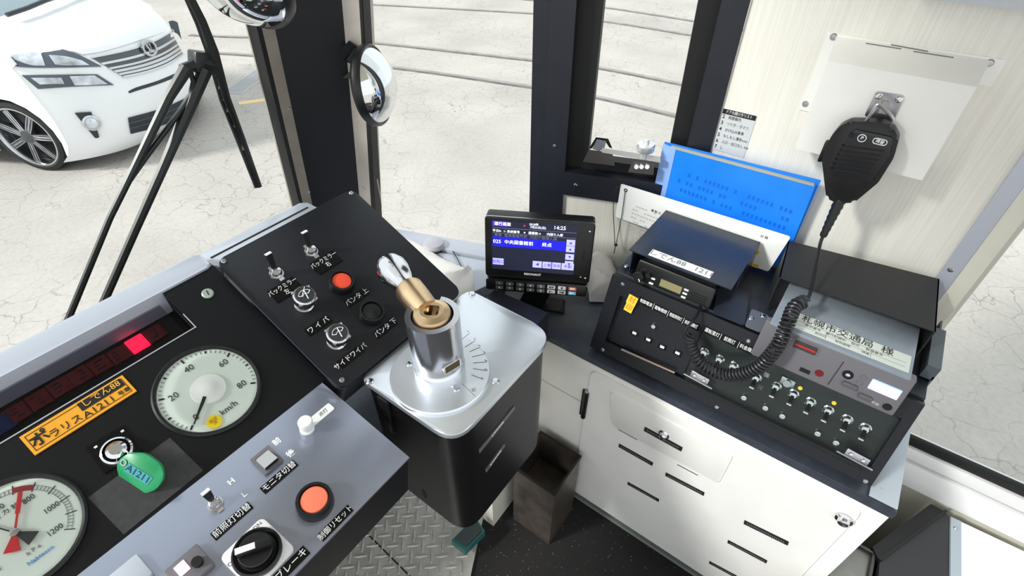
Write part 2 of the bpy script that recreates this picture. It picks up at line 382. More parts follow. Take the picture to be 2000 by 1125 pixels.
# channel drain with its slats and the yellow paint mark beside it
a, c = ath(452, 183, HG), ath(520, 136, HG); t = (c-a).normalized(); L = (c-a).length
M = frame((a.x, a.y, GZ), t, Vector((-t.y, t.x, 0)))
dr = thing('drain_channel', 'grey slatted drain channel in the concrete beside the corner pillar', 'drain', M)
b = MB(); b.ring([(0, -.15), (L, -.15), (L, .15), (0, .15)], [(.02, -.12), (L-.02, -.12), (L-.02, .12), (.02, .12)], -.02, .006); b.obj('frame', mat('drain_grey', (176, 178, 180), .7), dr)
b = MB(); n = int(L/.045)
for i in range(n): b.box((.04+i*(L-.08)/n, 0, -.004), (.028, .24, .014))
o = b.obj('slats', mat('drain_slat', (168, 172, 176), .7), dr); o['kind'] = 'stuff'
a = ath(468, 205, HG); b = MB(); b.prism(rpoly([(0, 0), (.42, .1), (.36, .2), (-.04, .1)], .02), 0, .004, frame((a.x, a.y, GZ), (.7, -.7, 0), (.7, .7, 0)))
tag(b.obj('paint_mark', mat('yellow_paint', (228, 200, 150), .8)), 'faded yellow paint mark on the concrete by the wiper blade', 'marking')

ca = math.radians(-61); cdx = Vector((math.cos(ca), math.sin(ca), 0)); cly = Vector((-cdx.y, cdx.x, 0))
CO = Vector((.99, 6.41, GZ))+cly*.88
CM = frame(CO, cdx, cly); CI = CM.inverted()
van = thing('minivan', 'white minivan parked on the concrete outside the windscreen', 'car', CM)
PZ = [(.12, -.16), (.2, -.06), (.3, 0), (.42, .012), (.55, .012), (.66, -.005), (.78, -.03), (.9, -.05), (1.0, -.085), (1.06, -.13)]
def zx(z):
    if z <= PZ[0][0]: return PZ[0][1]
    for (a, b_), (c, d) in zip(PZ, PZ[1:]):
        if z <= c: return b_+(d-b_)*(z-a)/(c-a)
    return PZ[-1][1]-(z-PZ[-1][0])*3
HWY = .915
def fx(y, z): return .93+zx(z)-.50*min(1, abs(y)/HWY)**3.4
def inside(p): return abs(p.y) < HWY and p.x < fx(p.y, p.z) and p.z > .12
def chit(px, py, off=.012):
    d = (CI.to_3x3() @ ray(px, py)).normalized(); o = CI @ EYE; t = 4.5
    while t < 9 and not inside(o+d*t): t += .01
    lo, hi = t-.01, t
    for _ in range(18):
        m = (lo+hi)/2
        if inside(o+d*m): hi = m
        else: lo = m
    return o+d*(lo-off)
M_car = mat('pearl_white_paint', (238, 240, 243), .22, coat=.6)
M_cblk = mat('car_black_trim', (40, 46, 54), .5)
ys = [HWY*math.sin(math.radians(a))*1.0 for a in range(-90, 91, 5)]
b = MB(); rows = []
zt = 1.06
for z in [p[0] for p in PZ]: rows.append([Vector((fx(y, z), y, z)) for y in ys])
for k in range(1, 9):       # bonnet
    s = k/8; rows.append([Vector(((1-s)*fx(y, zt)+s*(.02-.1*(y/HWY)**2), y*(1-.05*s), zt+.23*s**.75-.055*abs(y/HWY)**3*s)) for y in ys])
b.grid(rows)
# sides with the wheel arches
for sgn in (-1, 1):
    P = [(fx(HWY, .19), .19)]
    for k in range(13):
        a = math.radians(-22+k*(180+44)/12); P.append((.385*math.cos(a), .345+.385*math.sin(a)))
    P += [(-2.5, .2)]+[(-2.87+.385*math.cos(math.radians(-22+k*224/12)), .345+.385*math.sin(math.radians(-22+k*224/12))) for k in range(13)]+[(-3.8, .25), (-3.85, 1.25), (-.1, 1.235), (.2, 1.17), (.38, 1.09), (.40, 1.03)]+[(fx(HWY, z)+.004, z) for z, _ in PZ[::-1] if .2 <= z < 1.01]
    b.prism(P, -.01, .01, Matrix(((1, 0, 0, 0), (0, 0, 1, sgn*(HWY-.008)), (0, 1, 0, 0), (0, 0, 0, 1))))
b.box((-2.4, 0, 1.89), (2.9, 1.5, .04), bev=.01); b.box((-3.8, 0, .75), (.06, 1.78, 1.1))
for sgn in (-1, 1): b.hull([(-.9, sgn*.80, 1.86), (-1.0, sgn*.74, 1.9), (.05, sgn*.8, 1.26), (.1, sgn*.86, 1.22)], [(-.98, sgn*.82, 1.86), (-1.08, sgn*.76, 1.9), (-.06, sgn*.82, 1.26), (-.02, sgn*.88, 1.22)])
b.obj('body', M_car, van, sharp=40)
b = MB(); b.grid([[Vector((.0-.1*(y/HWY)**2-s*.95, y*(.93-.08*s), 1.285+.6*s-.05*abs(y/HWY)**3)) for y in ys] for s in (0, .25, .5, .75, 1)], .01)
b.obj('windscreen', mat('car_glass', (150, 166, 176), .08, coat=.5), van)
b = MB(); b.box((-1.75, 0, .62), (4.0, 1.7, .3)); b.obj('underbody', M_matte, van)
b = MB(); P = [chit(x, y) for x, y in [(30, 42), (70, 28), (120, 6), (190, -14)]]; b.tube([p+Vector((-.05, 0, .05)) for p in P], .018, 6); b.obj('wiper_arm', M_cblk, van)
def loft(name, top, bot, m, off=.012, nz=4, vr=(0, 1), parent=van, th=.01, n=4):
    def pl_(P):
        q = [Vector((x, y, 0)) for x, y in P]; return smooth(q, n)
    A, B = pl_(top), pl_(bot); b = MB()
    b.grid([[chit(*(a.lerp(c, vr[0]+(vr[1]-vr[0])*k/nz)).xy, off) for a, c in zip(A, B)] for k in range(nz+1)], th)
    return b.obj(name, m, parent)
M_lamp = mat('lamp_lens', (206, 212, 220), .12, .3, noise=.25, scale=9, coat=.6)
M_lampd = mat('lamp_housing', (92, 98, 108), .25, .5)
M_cchr = mat('car_chrome', (205, 208, 212), .2, 1)
h1 = loft('headlight', [(0, 88), (60, 91), (112, 94), (152, 106), (196, 128)], [(0, 105), (22, 127), (60, 132), (120, 132), (198, 130)], M_lampd)
for T_, B_ in (([(15, 99), (60, 101), (80, 104)], [(28, 116), (60, 127), (88, 128)]), ([(95, 107), (130, 110), (160, 118)], [(108, 126), (135, 128), (175, 127)])):
    loft('reflector', T_, B_, M_lamp, .02, parent=h1)
loft('headlight', [(329, 42), (338, 40), (347, 44)], [(336, 62), (346, 66), (355, 78)], M_lampd)
d1 = loft('lower_lamp', [(42, 147), (110, 146), (190, 145)], [(74, 174), (150, 169), (223, 166)], M_lampd)
loft('reflector', [(60, 152), (90, 152), (120, 152)], [(78, 165), (100, 164), (126, 164)], M_lamp, .022, parent=d1)
loft('reflector', [(136, 149), (160, 148), (184, 147)], [(146, 167), (180, 166), (210, 164)], M_lamp, .022, parent=d1)
gt, gb = [(178, 112), (250, 97), (300, 80), (334, 61)], [(244, 151), (290, 141), (330, 126), (359, 107)]
g = loft('grille', gt, gb, mat('grille_dark', (88, 92, 96), .2, .6), .008)
for v in ((0, .04), (.28, .37), (.52, .60), (.66, .76), (.80, .89), (.93, 1.0)): loft('grille_bar', gt, gb, M_cchr, .02, 2, v, g)
loft('grille_brow', [(137, 98), (190, 92), (260, 75), (328, 50)], [(160, 106), (200, 100), (262, 82), (333, 58)], M_car, .02)
ec = chit(291, 94, .03); EM = frame(ec, Vector((0, 1, 0)), (-.1, 0, 1))
em = MB(); em.ring([(x*.095, y*.075) for x, y in circ(1, 28)], [(x*.072, y*.054) for x, y in circ(1, 28)], -.01, .012, EM); eo = em.obj('emblem', M_cchr, van)
em = MB()
for P in ([(-.035, .04), (-.018, .045), (.008, -.035), (-.006, -.05)], [(.035, .045), (.022, .03), (-.006, -.05), (.008, -.035)]): em.prism(P, -.004, .009, EM)
em.obj('emblem_strokes', M_cchr, eo)
loft('upper_slot', [(251, 179), (266, 171), (310, 157), (352, 139)], [(253, 182), (268, 177), (310, 164), (350, 148)], M_cblk, .006)
it, ib = [(250, 230), (320, 210), (380, 182), (416, 156)], [(255, 261), (322, 242), (384, 212), (421, 186)]
k = loft('lower_intake', it, ib, M_cblk, .006)
for v in ((.3, .36), (.62, .68)): loft('intake_bar', it, ib, mat('intake_bar', (70, 78, 86), .5), .016, 1, v, k)
loft('bumper_lip', [(262, 284), (330, 262), (395, 232), (440, 196)], [(264, 290), (334, 268), (399, 238), (444, 202)], M_car, .016)
fg = loft('fog_recess', [(146, 221), (160, 220), (178, 219)], [(185, 269), (189, 270), (194, 268)], M_cblk, .02)
fc = chit(179, 240, .02); FM = frame(fc, Vector((.9, 1, 0)), (-.1, 0, 1))
b = MB(); b.lathe([(.075, -.03), (.07, .01), (.055, .016), (.052, .006), (.0, .004)], FM, 28); fl = b.obj('fog_lamp', M_cchr, van)
b = MB(); b.lathe([(.05, .006), (.03, .016), (0, .019)], FM, 24); b.obj('lens', M_lamp, fl)
for q, lst in (((0, -.9), 0), ((0, .9), 1), ((-2.87, -.9), 0), ((-2.87, .9), 1)):
    s = -1 if q[1] < 0 else 1
    WM = Matrix(((1, 0, 0, q[0]), (0, 0, s, q[1]-s*.01), (0, 1, 0, .345), (0, 0, 0, 1)))
    b = MB(); b.lathe([(.27, -.2), (.33, -.2), (.345, -.17), (.345, -.02), (.335, .0), (.30, .008), (.283, .0), (.27, -.05), (.27, -.2)], None, 48); w = b.obj('wheel', M_rubber, van, WM)
    if q == (0, -.9):
        b = MB(); b.lathe([(.284, -.01), (.286, .004), (.272, .004), (.258, -.03), (.25, -.16), (.26, -.16)], None, 48); b.obj('rim', M_cchr, w)
        b = MB(); b.lathe([(.25, -.09), (0, -.09)], None, 32); b.obj('brake_backing', M_matte, w)
        b = MB(); b.lathe([(.07, -.05), (.065, -.018), (.04, -.012), (0, -.012)], None, 28); b.obj('hub', mat('wheel_grey', (84, 86, 92), .35, .6), w)
        sm = None
        for i in range(14):
            da = -9 if i % 2 else 9; A = R(i//2*360/7+da*.7, 'Z')
            if sm is None or i < 2:
                b = MB(); sg = 1 if i % 2 else -1
                b.prism([(.05, -.016), (.05, .016), (.15, .014+.004*sg), (.262, .017+.02*sg), (.262, -.017+.02*sg), (.15, -.014+.004*sg)], -.05, -.02, None, .003); so = b.obj('spoke', [MATS['wheel_grey']], w)
                e = MB()
                for q0 in (.0145, -.0145): e.tube([(.06, q0, -.019), (.15, q0*.9+.004*sg, -.019), (.258, q0*1.1+.02*sg, -.018)], .0035, 5)
                eo = e.obj('spoke_edge', M_cchr, so); so.matrix_basis = A
                sm = sm or {}; sm[i % 2] = so
            else: dup(sm[i % 2], w, A, False)
# ------------------------------------------------------------------ windscreen wiper outside the glass
def wq(x, y, o=.07): return wpt(x, y, o)
o = wq(170, 600); wip = thing('windscreen_wiper', 'black twin arm wiper standing outside the windscreen in front of the minivan', 'wiper', T(*o))
I = T(*(-o))
def wpart(name, shapes, m=M_rubber):
    b = MB()
    for pts, r in shapes: b.tube([I @ wq(*p) for p in pts], r, 8)
    return b.obj(name, m, wip)
M_wip = mat('wiper_black', (26, 26, 28), .35)
wpart('arm', [([(110, 680), (215, 425), (248, 358), (330, 190), (365, 132)], [.0058, .0056, .006, .0085, .011])], M_wip)
wpart('washer_hose', [([(246, 362), (290, 300), (350, 220), (372, 185), (378, 160), (372, 140)], .0045)], M_wip)
wpart('arm', [([(196, 605), (262, 455), (320, 325), (372, 205), (402, 135)], [.0072, .0074, .0085, .011, .012])], M_wip)
b = MB(); b.tube([I @ wq(356, 136, .075), I @ wq(392, 122, .075)], .009, 10); b.box((0, 0, 0), (.042, .03, .036), I @ T(*wq(398, 122, .08)) @ R(20, 'Y'), .004); b.tube([I @ wq(395, 122, .075), I @ wq(424, 128, .07)], .011, 8); b.obj('pivot_bracket', M_wip, wip)
wpart('blade_frame', [([(362, -20), (392, 40), (414, 100), (440, 190), (470, 265), (506, 364)], [.008, .009, .011, .009, .007, .006])], M_wip)
bl = wpart('blade_rubber', [([(355, -22), (385, 46), (408, 110), (432, 196), (462, 270), (500, 366)], .0035)], M_rubber)
b = MB()
for p in ((421, 140), (428, 165), (436, 188), (444, 210), (458, 240), (474, 285)): b.box((0, 0, 0), (.008, .008, .016), I @ T(*wq(*p)) @ R(18, 'Y'), .002)
k = b.obj('blade_clips', M_steel, wip); k['kind'] = 'stuff'
# ------------------------------------------------------------------ convex mirrors inside the cab
M_mirror = mat('mirror_silver', (235, 238, 240), .03, 1)
def mirror(px, py, dist, Rm, nrm, label, bracket):
    C = EYE+ray(px, py).normalized()*dist; n = nrm.normalized()
    M = frame(C, n.orthogonal(), n.cross(n.orthogonal())); 
    t = thing('convex_mirror', label, 'mirror', M, 'round convex mirrors of the cab')
    b = MB(); rs = Rm*1.15; z = lambda r: math.sqrt(rs*rs-r*r)-math.sqrt(rs*rs-Rm*Rm)
    b.lathe([(Rm*.985*math.sin(math.radians(90*k/10)), z(Rm*.985*math.sin(math.radians(90*k/10)))) for k in range(10, -1, -1)], None, 48); b.obj('mirror_glass', M_mirror, t)
    b = MB(); b.lathe([(Rm*.95, .004), (Rm, .006), (Rm*1.04, .002), (Rm*1.04, -.008), (Rm*.97, -.014), (Rm*.5, -.02), (0, -.022)], None, 48); b.obj('rim', M_black2, t)
    bracket(t, M.inverted()); return t
v2 = ray(735, 168).normalized(); depth2 = (sp(700, 165)-EYE).length-.06
def br2(t, I):
    g = lambda x, y, o: I @ sp(x, y, o)
    b = MB(); b.hull([g(665, 96, -.02), g(682, 79, -.02), g(697, 92, -.012), g(672, 116, -.012)], [g(665, 96, -.002), g(682, 79, -.002), g(697, 92, -.002), g(672, 116, -.002)]); b.obj('clamp', M_black, t)
    b = MB(); b.hull([g(672, 116, -.008), g(690, 92, -.008), g(712, 105, -.05), g(706, 130, -.05)], [g(672, 119, -.003), g(690, 95, -.003), g(712, 108, -.045), g(706, 133, -.045)]); b.obj('bracket', M_black, t)
    b = MB(); b.hull([g(669, 152, -.03), g(697, 128, -.03), g(706, 134, -.03), g(700, 156, -.03)], [g(669, 152, -.002), g(697, 128, -.002), g(706, 134, -.002), g(700, 156, -.002)]); b.obj('bracket_foot', M_black2, t)
    b = MB(); b.tube([g(702, 128, -.05), g(692, 172, -.045)], .003, 6); b.obj('adjusting_bolt', M_steel, t)
mirror(731, 168, depth2, .068, (-v2*.20+RIGHT*.97+UP*.05), 'round convex mirror bracketed to the corner pillar beside the side window', br2)
v1 = ray(474, -18).normalized()
def br1(t, I):
    b = MB(); b.tube([I @ (I.inverted() @ Vector((0, 0, -.02))), I @ (I.inverted() @ Vector((0, 0, -.05)))], .012, 10); b.tube([Vector((0, 0, -.05)), I @ (I.inverted().translation+Vector((.05, .1, .3)))], .008, 8); b.obj('bracket', M_black2, t)
mirror(460, -44, .72, .062, (-v1*.40-RIGHT*.54-UP*.74), 'round convex mirror hanging at the top left above the windscreen, partly cut by the frame', br1)
# ------------------------------------------------------------------ driver's console
def slope(o, deg): return Panel(frame(o, (1, 0, 0), (0, math.cos(math.radians(deg)), math.sin(math.radians(deg)))))
M_lab = mat('label_black', (5, 5, 6), .35, spec=.25)
M_panel = mat('console_black', (27, 29, 35), .36, noise=.2, scale=500, bump=.08, bscale=900, spec=.35)
M_pdark = mat('instrument_black', (12, 13, 18), .42, noise=.25, scale=400, spec=.3)
M_grip = mat('toggle_black', (14, 14, 15), .3)
M_red = mat('button_red', (246, 84, 56), .3)
M_desk = mat('desk_grey', (164, 170, 188), .24, .75)
def label_plate(pan, t, px, py, w, h, body, size, rot=0, fg=None, bgm=None, z=0, wide=1, lines=.9, dz=.0011):
    q = pan.at(px, py, z); M = T(q.x, q.y, z) @ R(rot, 'Z')
    b = MB(); b.box((0, 0, dz/2), (w, h, dz)); o = b.obj('label_plate', bgm or M_lab, t, M)
    text('lettering', body, size, fg or M_winkw, o, T(0, 0, dz+.0003), wide=wide, lines=lines); return o
def toggle(pan, t, px, py, lean=-12, r=.0075, L=.026, flat=True, z=0):
    q = pan.at(px, py, z); M = T(q.x, q.y, z)
    b = MB(); b.lathe([(r*1.25, 0), (r*1.25, .002), (r, .002), (r*.98, .0065), (r*.8, .009), (r*.5, .010), (0, .010)], None, 20); b.box((0, 0, .001), (r*.9, r*3.6, .0014))
    o = b.obj('toggle_switch', M_chrome, t, M)
    b = MB(); b.hull([(-.0028, -.0016, .008), (.0028, -.0016, .008), (.0028, .0016, .008), (-.0028, .0016, .008)], [(-.0045, -.0022, .008+L), (.0045, -.0022, .008+L), (.0045, .0022, .008+L), (-.0045, .0022, .008+L)])
    l = b.obj('lever', M_grip, o, R(lean, 'X'))
    b = MB(); b.box((0, 0, .008+L), (.0088, .0044, .0012)); b.b.transform(R(lean, 'X')) if False else None
    e = b.obj('lever_tip', M_whitepl, o, R(lean, 'X')); return o
def push_button(pan, t, px, py, r, m, z=0, hgt=.013, capz=.0105):
    q = pan.at(px, py, z+hgt); M = T(q.x, q.y, z)
    b = MB(); b.lathe([(r*1.02, 0), (r*1.0, hgt*.8), (r*.95, hgt), (r*.80, hgt), (r*.76, hgt*.6), (r*.76, 0)], None, 36); o = b.obj('push_button', M_black2, t, M)
    b = MB(); b.lathe([(r*.75, 0), (r*.75, capz-.001), (r*.70, capz), (0, capz+.0012)], None, 36); b.obj('cap', m, o); return o
def panel_screw(pan, t, px, py, r=.0036, z=0, m=None):
    q = pan.at(px, py, z); b = screw(r); b.box((0, 0, .0022), (r*1.0, r*.28, .0006)); b.box((0, 0, .0022), (r*.28, r*1.0, .0006)); return b.obj('screw', m or M_steel, t, T(q.x, q.y, z))

# --- instrument panel (gauges)
GP = slope((0, .4468, .722), 25.06); VT = .2243
ip = thing('instrument_panel', 'black sloping instrument panel with gauges and a row of red indicator lamps', 'instrument panel', GP.M)
vb = GP.at(382, 640).y; ur = GP.at(382, 640).x; ue = .200
b = MB(); b.box(((ue-.62)/2, vb/2, -.004), (ue+.62, vb, .008)); b.box(((ur+ue)/2, (vb+VT)/2, -.004), (ue-ur, VT-vb, .008))
b.box(((ue-.62)/2, vb/2+.01, -.055), (ue+.62, vb-.025, .09)); b.obj('panel', M_pdark, ip)
b = MB(); b.box(((ur-.62)/2, (vb+VT)/2+.02, -.034), (ur+.62, VT-vb+.04, .004)); b.box(((ur-.62)/2, vb-.001, -.02), (ur+.62, .002, .03)); b.box((ur+.001, (vb+VT)/2, -.02), (.002, VT-vb, .03)); b.obj('recess', M_matte, ip)
b = MB(); b.box(((ur-.62)/2, vb+.0005, .0005), (ur+.62, .0012, .001)); b.box((ur+.0005, vb+.012, .0005), (.0012, .025, .001)); b.obj('recess_edging', M_grey, ip)
M_lit = emit('lamp_lit_red', (255, 30, 72), 1.3); M_dim = mat('lamp_dim_red', (128, 16, 30), .4); M_dimmark = mat('lamp_mark', (40, 8, 12), .6)
for i, (px, py) in enumerate([(303, 650), (268, 670), (233, 692), (195, 712), (156, 733), (117, 755), (76, 780), (33, 806), (3, 828)]):
    q = GP.at(px, py, -.028); o = MB().box((0, 0, -.002), (.0205, .0205, .004), bev=.001).obj('indicator_lamp', M_lit if i == 1 else (mat('lamp_blue', (30, 60, 120), .4) if i == 8 else M_dim), ip, T(q.x, q.y, -.028))
    if i not in (1, 8):
        b = MB()
        for k in range(3): b.box((rnd.uniform(-.004, .004), -.005+k*.005, .0002), (rnd.uniform(.004, .010), .0016, .0006))
        b.obj('lamp_legend', M_dimmark, o)
b = MB(); q = GP.at(237, 636, -.010); b.box(((ur-.62)/2, (vb+VT)/2+.006, -.012), (ur+.6, VT-vb+.02, .002)); b.obj('cover_glass', glass('smoked_glass', (225, 225, 230), .06), ip)
q = GP.at(406, 574, 0); b = MB(); b.lathe([(.0072, -.001), (.0072, .002), (.006, .003), (0, .0032)], None, 24); o = b.obj('round_screw', mat('screw_cream', (176, 188, 180), .4, .4), ip, T(q.x, q.y, 0))
b = MB(); b.box((0, 0, .0032), (.0012, .007, .0008)); b.obj('slot', M_ink, o, R(-12, 'Z'))
# yellow plate
c = [GP.at(*p) for p in ((38, 855), (240, 733), (266, 764), (70, 891))]
mid = sum(c, Vector())/4; w = ((c[1]-c[0]).length+(c[2]-c[3]).length)/2; h = ((c[3]-c[0]).length+(c[2]-c[1]).length)/2
ang = math.degrees(math.atan2((c[1]-c[0]).y, (c[1]-c[0]).x))
YM = T(mid.x, mid.y, 0) @ R(ang, 'Z')
yp_ = MB().box((0, 0, .0008), (w, h, .0016)).obj('yellow_nameplate', mat('plate_yellow', (248, 172, 40), .5), ip, YM)
b = MB(); b.ring([(-w/2+.003, -h/2+.003), (w/2-.003, -h/2+.003), (w/2-.003, h/2-.003), (-w/2+.003, h/2-.003)], [(-w/2+.0036, -h/2+.0036), (w/2-.0036, -h/2+.0036), (w/2-.0036, h/2-.0036), (-w/2+.0036, h/2-.0036)], .0015, .0019); b.obj('border_line', M_ink, yp_)
b = MB(); b.box((w*.24, h*.22, .0018), (w*.44, h*.40, .0006)); b.obj('lettering_field', M_ink, yp_)
text('lettering', 'しでん88', h*.36, mat('plate_yellow_ink', (250, 190, 70), .6), yp_, T(w*.24, h*.24, .0024), wide=1.05)
text('lettering', 'ポ', h*.66, M_ink, yp_, T(-w*.385, -h*.04, .002), bold=.0003)
text('lettering', 'ラリス', h*.40, M_ink, yp_, T(-w*.165, -h*.16, .002))
text('lettering', 'A1211', h*.40, M_ink, yp_, T(w*.155, -h*.22, .002), wide=1.15)
text('lettering', '号車', h*.24, M_ink, yp_, T(w*.41, -h*.22, .002))
# grey matt patch under the key
c = [GP.at(*p) for p in ((332, 855), (397, 919), (242, 1044), (172, 972))]
MB().prism([(p.x, p.y) for p in c][::-1], 0, .0006).obj('tape_patch', mat('tape_grey', (58, 58, 60), .6, noise=.15, scale=120), ip)
# --- gauges: each a separate round instrument let into the panel
M_dial = mat('dial_white', (224, 234, 228), .5); M_gglass = glass('gauge_glass', (254, 255, 254), .06)
def gauge(name, label, cx, cy, r):
    q = GP.at(cx, cy, 0); t = thing(name, label, 'gauge', GP.M @ T(q.x, q.y, 0))
    b = MB(); b.lathe([(r*1.06, -.001), (r*1.06, .002), (r*1.02, .004), (r*.975, .003), (r*.96, .0005), (r*.96, .0)], None, 56); b.obj('bezel', M_black, t)
    b = MB(); b.lathe([(r*.97, .0002), (0, .0002)], None, 56); b.obj('dial', M_dial, t)
    return t, q
# ellipse centre and size measured on the panel
P_ = [GP.at(*p) for p in ((308, 765), (404, 683), (514, 742), (410, 852), (345, 703), (470, 697), (495, 800), (330, 822))]
SR = .0
sc = Vector(((min(p.x for p in P_)+max(p.x for p in P_))/2, (min(p.y for p in P_)+max(p.y for p in P_))/2, 0)); SR = sum((p-sc).length for p in P_)/len(P_)
sq = Panel(GP.M @ T(sc.x, sc.y, 0))
def inv(pan, q): 
    p = pan.M @ q; d = p-EYE; f = d.dot(FWD); return 1000+1000*d.dot(RIGHT)/f, 562.5-1000*d.dot(UP)/f
spd, _ = gauge('speedometer', 'white round speedometer marked in km/h beside the wiper switch box', *inv(GP, sc), SR)
a0 = sq.at(371, 843); a8 = sq.at(498, 748)
th0 = math.atan2(a0.y, a0.x); th8 = math.atan2(a8.y, a8.x)
while th8 > th0: th8 -= 2*math.pi
b = MB(); bm = MB()
for k in range(0, 41):
    if k > 32+8: break
    a = th0+(th8-th0)*k/40*1.0; d = Vector((math.cos(a), math.sin(a), 0)); big = k % 10 == 0; mid_ = k % 5 == 0
    M = R(math.degrees(a), 'Z')
    tb = b if mid_ else bm
    tb.box((SR*(.90 if not big else .875), 0, .0006), (SR*(.10 if big else .06), SR*(.035 if mid_ else .012), .0006), M)
b.obj('scale_marks', M_ink, spd); bm.obj('fine_scale_marks', mat('grey_ink', (120, 126, 124), .7), spd)
for k, s in ((0, '0'), (10, '20'), (20, '40'), (30, '60'), (40, '80')):
    a = th0+(th8-th0)*k/40; text('lettering', s, SR*.20, mat('dark_grey_ink', (52, 54, 56), .7), spd, T(SR*.65*math.cos(a), SR*.65*math.sin(a), .0008))
q = sq.at(447, 797); text('lettering', 'km/h', SR*.19, MATS['dark_grey_ink'], spd, T(q.x, q.y, .0008))
q = sq.at(419, 824); b = MB(); b.lathe([(SR*.15, 0), (SR*.15, .0012), (0, .0012)], None, 24); ys_ = b.obj('yellow_sticker', mat('sticker_yellow', (250, 222, 30), .5), spd, T(q.x, q.y, .0004))
text('lettering', '検定\n済', SR*.09, mat('orange_ink', (220, 150, 20), .7), ys_, T(0, 0, .0014), lines=.8)
b = MB(); b.lathe([(SR*.36, .0004), (SR*.34, .003), (SR*.16, .0045), (SR*.12, .006), (0, .0062)], None, 32); b.obj('hub', mat('hub_white', (244, 246, 246), .25), spd)
nm = MB(); nm.hull([(SR*.2, -SR*.04, .003), (SR*.82, -SR*.012, .003), (SR*.82, SR*.012, .003), (SR*.2, SR*.04, .003)], [(SR*.2, -SR*.035, .0045), (SR*.82, -SR*.01, .0042), (SR*.82, SR*.01, .0042), (SR*.2, SR*.035, .0045)]); nm.obj('needle', M_ink, spd, R(math.degrees(th0)+2, 'Z'))
b = MB(); b.lathe([(SR*.955, .0065), (0, .0065)], None, 48); b.obj('gauge_glass', M_gglass, spd)
# pressure gauge
pc = GP.at(31, 1041); P2_ = [GP.at(*p) for p in ((159, 1003), (77, 925), (145, 950), (110, 1106))]; PR = sum((p-pc).length for p in P2_)/len(P2_)
pg, _ = gauge('pressure_gauge', 'white round pressure gauge marked in kPa with a red and a black needle', 31, 1041, PR)
pp = Panel(GP.M @ T(pc.x, pc.y, 0))
A8 = pp.at(68, 946); A12 = pp.at(147, 1033); t8 = math.atan2(A8.y, A8.x); t12 = math.atan2(A12.y, A12.x); st = (t12-t8)/4
b = MB(); bm = MB()
for k in range(0, 61):
    a = t8+(k/5-8)*st; M = R(math.degrees(a), 'Z')
    if k % 5 == 0: b.box((PR*.80, 0, .0006), (PR*.17, PR*.014, .0006), M)
    else: bm.box((PR*.79, 0, .0006), (PR*.08, PR*.007, .0006), M)
for rr_ in (.75, .83):
    pts = [(PR*rr_*math.cos(t8+(k/5-8)*st), PR*rr_*math.sin(t8+(k/5-8)*st), .0006) for k in range(61)]; bm.tube(pts, PR*.004, 4)
b.obj('scale_marks', MATS['dark_grey_ink'], pg); bm.obj('fine_scale_marks', MATS['grey_ink'], pg)
for k, s in ((0, '0'), (2, '200'), (4, '400'), (6, '600'), (8, '800'), (10, '1000'), (12, '1200')):
    a = t8+(k-8)*st; text('lettering', s, PR*.15, MATS['dark_grey_ink'], pg, T(PR*.58*math.cos(a), PR*.58*math.sin(a), .0008), wide=.85)
rb = MB(); n = 10; o_ = [(PR*.84*math.cos(t8+st*(-k/n)), PR*.84*math.sin(t8+st*(-k/n))) for k in range(n+1)]; i_ = [(PR*.74*math.cos(t8+st*(-k/n)), PR*.74*math.sin(t8+st*(-k/n))) for k in range(n, -1, -1)]
for k in range(n): rb.prism([o_[k], o_[k+1], i_[n-k-1], i_[n-k]], .0005, .0010)
rb.obj('red_zone', mat('dial_red', (150, 40, 48), .6), pg)
def needle(px, py, tail, m, name, w=.03):
    q = pp.at(px, py); a = math.atan2(q.y, q.x); L = q.length; b = MB()
    b.hull([(0, -PR*w*.5, .002), (L, -PR*w*.5, .002), (L, PR*w*.5, .002), (0, PR*w*.5, .002)], [(0, -PR*w*.5, .003), (L, -PR*w*.5, .003), (L, PR*w*.5, .003), (0, PR*w*.5, .003)])
    if w > .025: b.box((L*.72, 0, .0026), (L*.52, PR*w*2.2, .001))
    b.hull([(0, -PR*.02, .002), (0, PR*.02, .002), (-PR*.33, PR*.12, .002), (-PR*.33, -PR*.12, .002)], [(0, -PR*.02, .003), (0, PR*.02, .003), (-PR*.33, PR*.12, .003), (-PR*.33, -PR*.12, .003)])
    return b.obj(name, m, pg, R(math.degrees(a), 'Z'))
needle(42, 961, 1, mat('needle_red', (205, 40, 50), .5), 'red_needle'); needle(-60, 1015, 1, MATS['dark_grey_ink'], 'black_needle', .024)
b = MB(); b.lathe([(PR*.075, 0), (PR*.07, .005), (0, .006)], None, 20); b.obj('hub', M_steel, pg)
for s, px, py, z_ in (('k P a', 66, 1074, .11), ('圧 力 計', 12, 1000, .11), ):
    q = pp.at(px, py); text('lettering', s, PR*z_, MATS['grey_ink'] if 'k' in s else MATS['dark_grey_ink'], pg, T(q.x, q.y, .0008))
q = pp.at(80, 1085); text('lettering', 'Nabtesco', PR*.105, mat('blue_ink', (60, 150, 215), .7), pg, T(q.x, q.y, .0008))
b = MB(); b.lathe([(PR*.955, .0065), (0, .0065)], None, 48); b.obj('gauge_glass', M_gglass, pg)
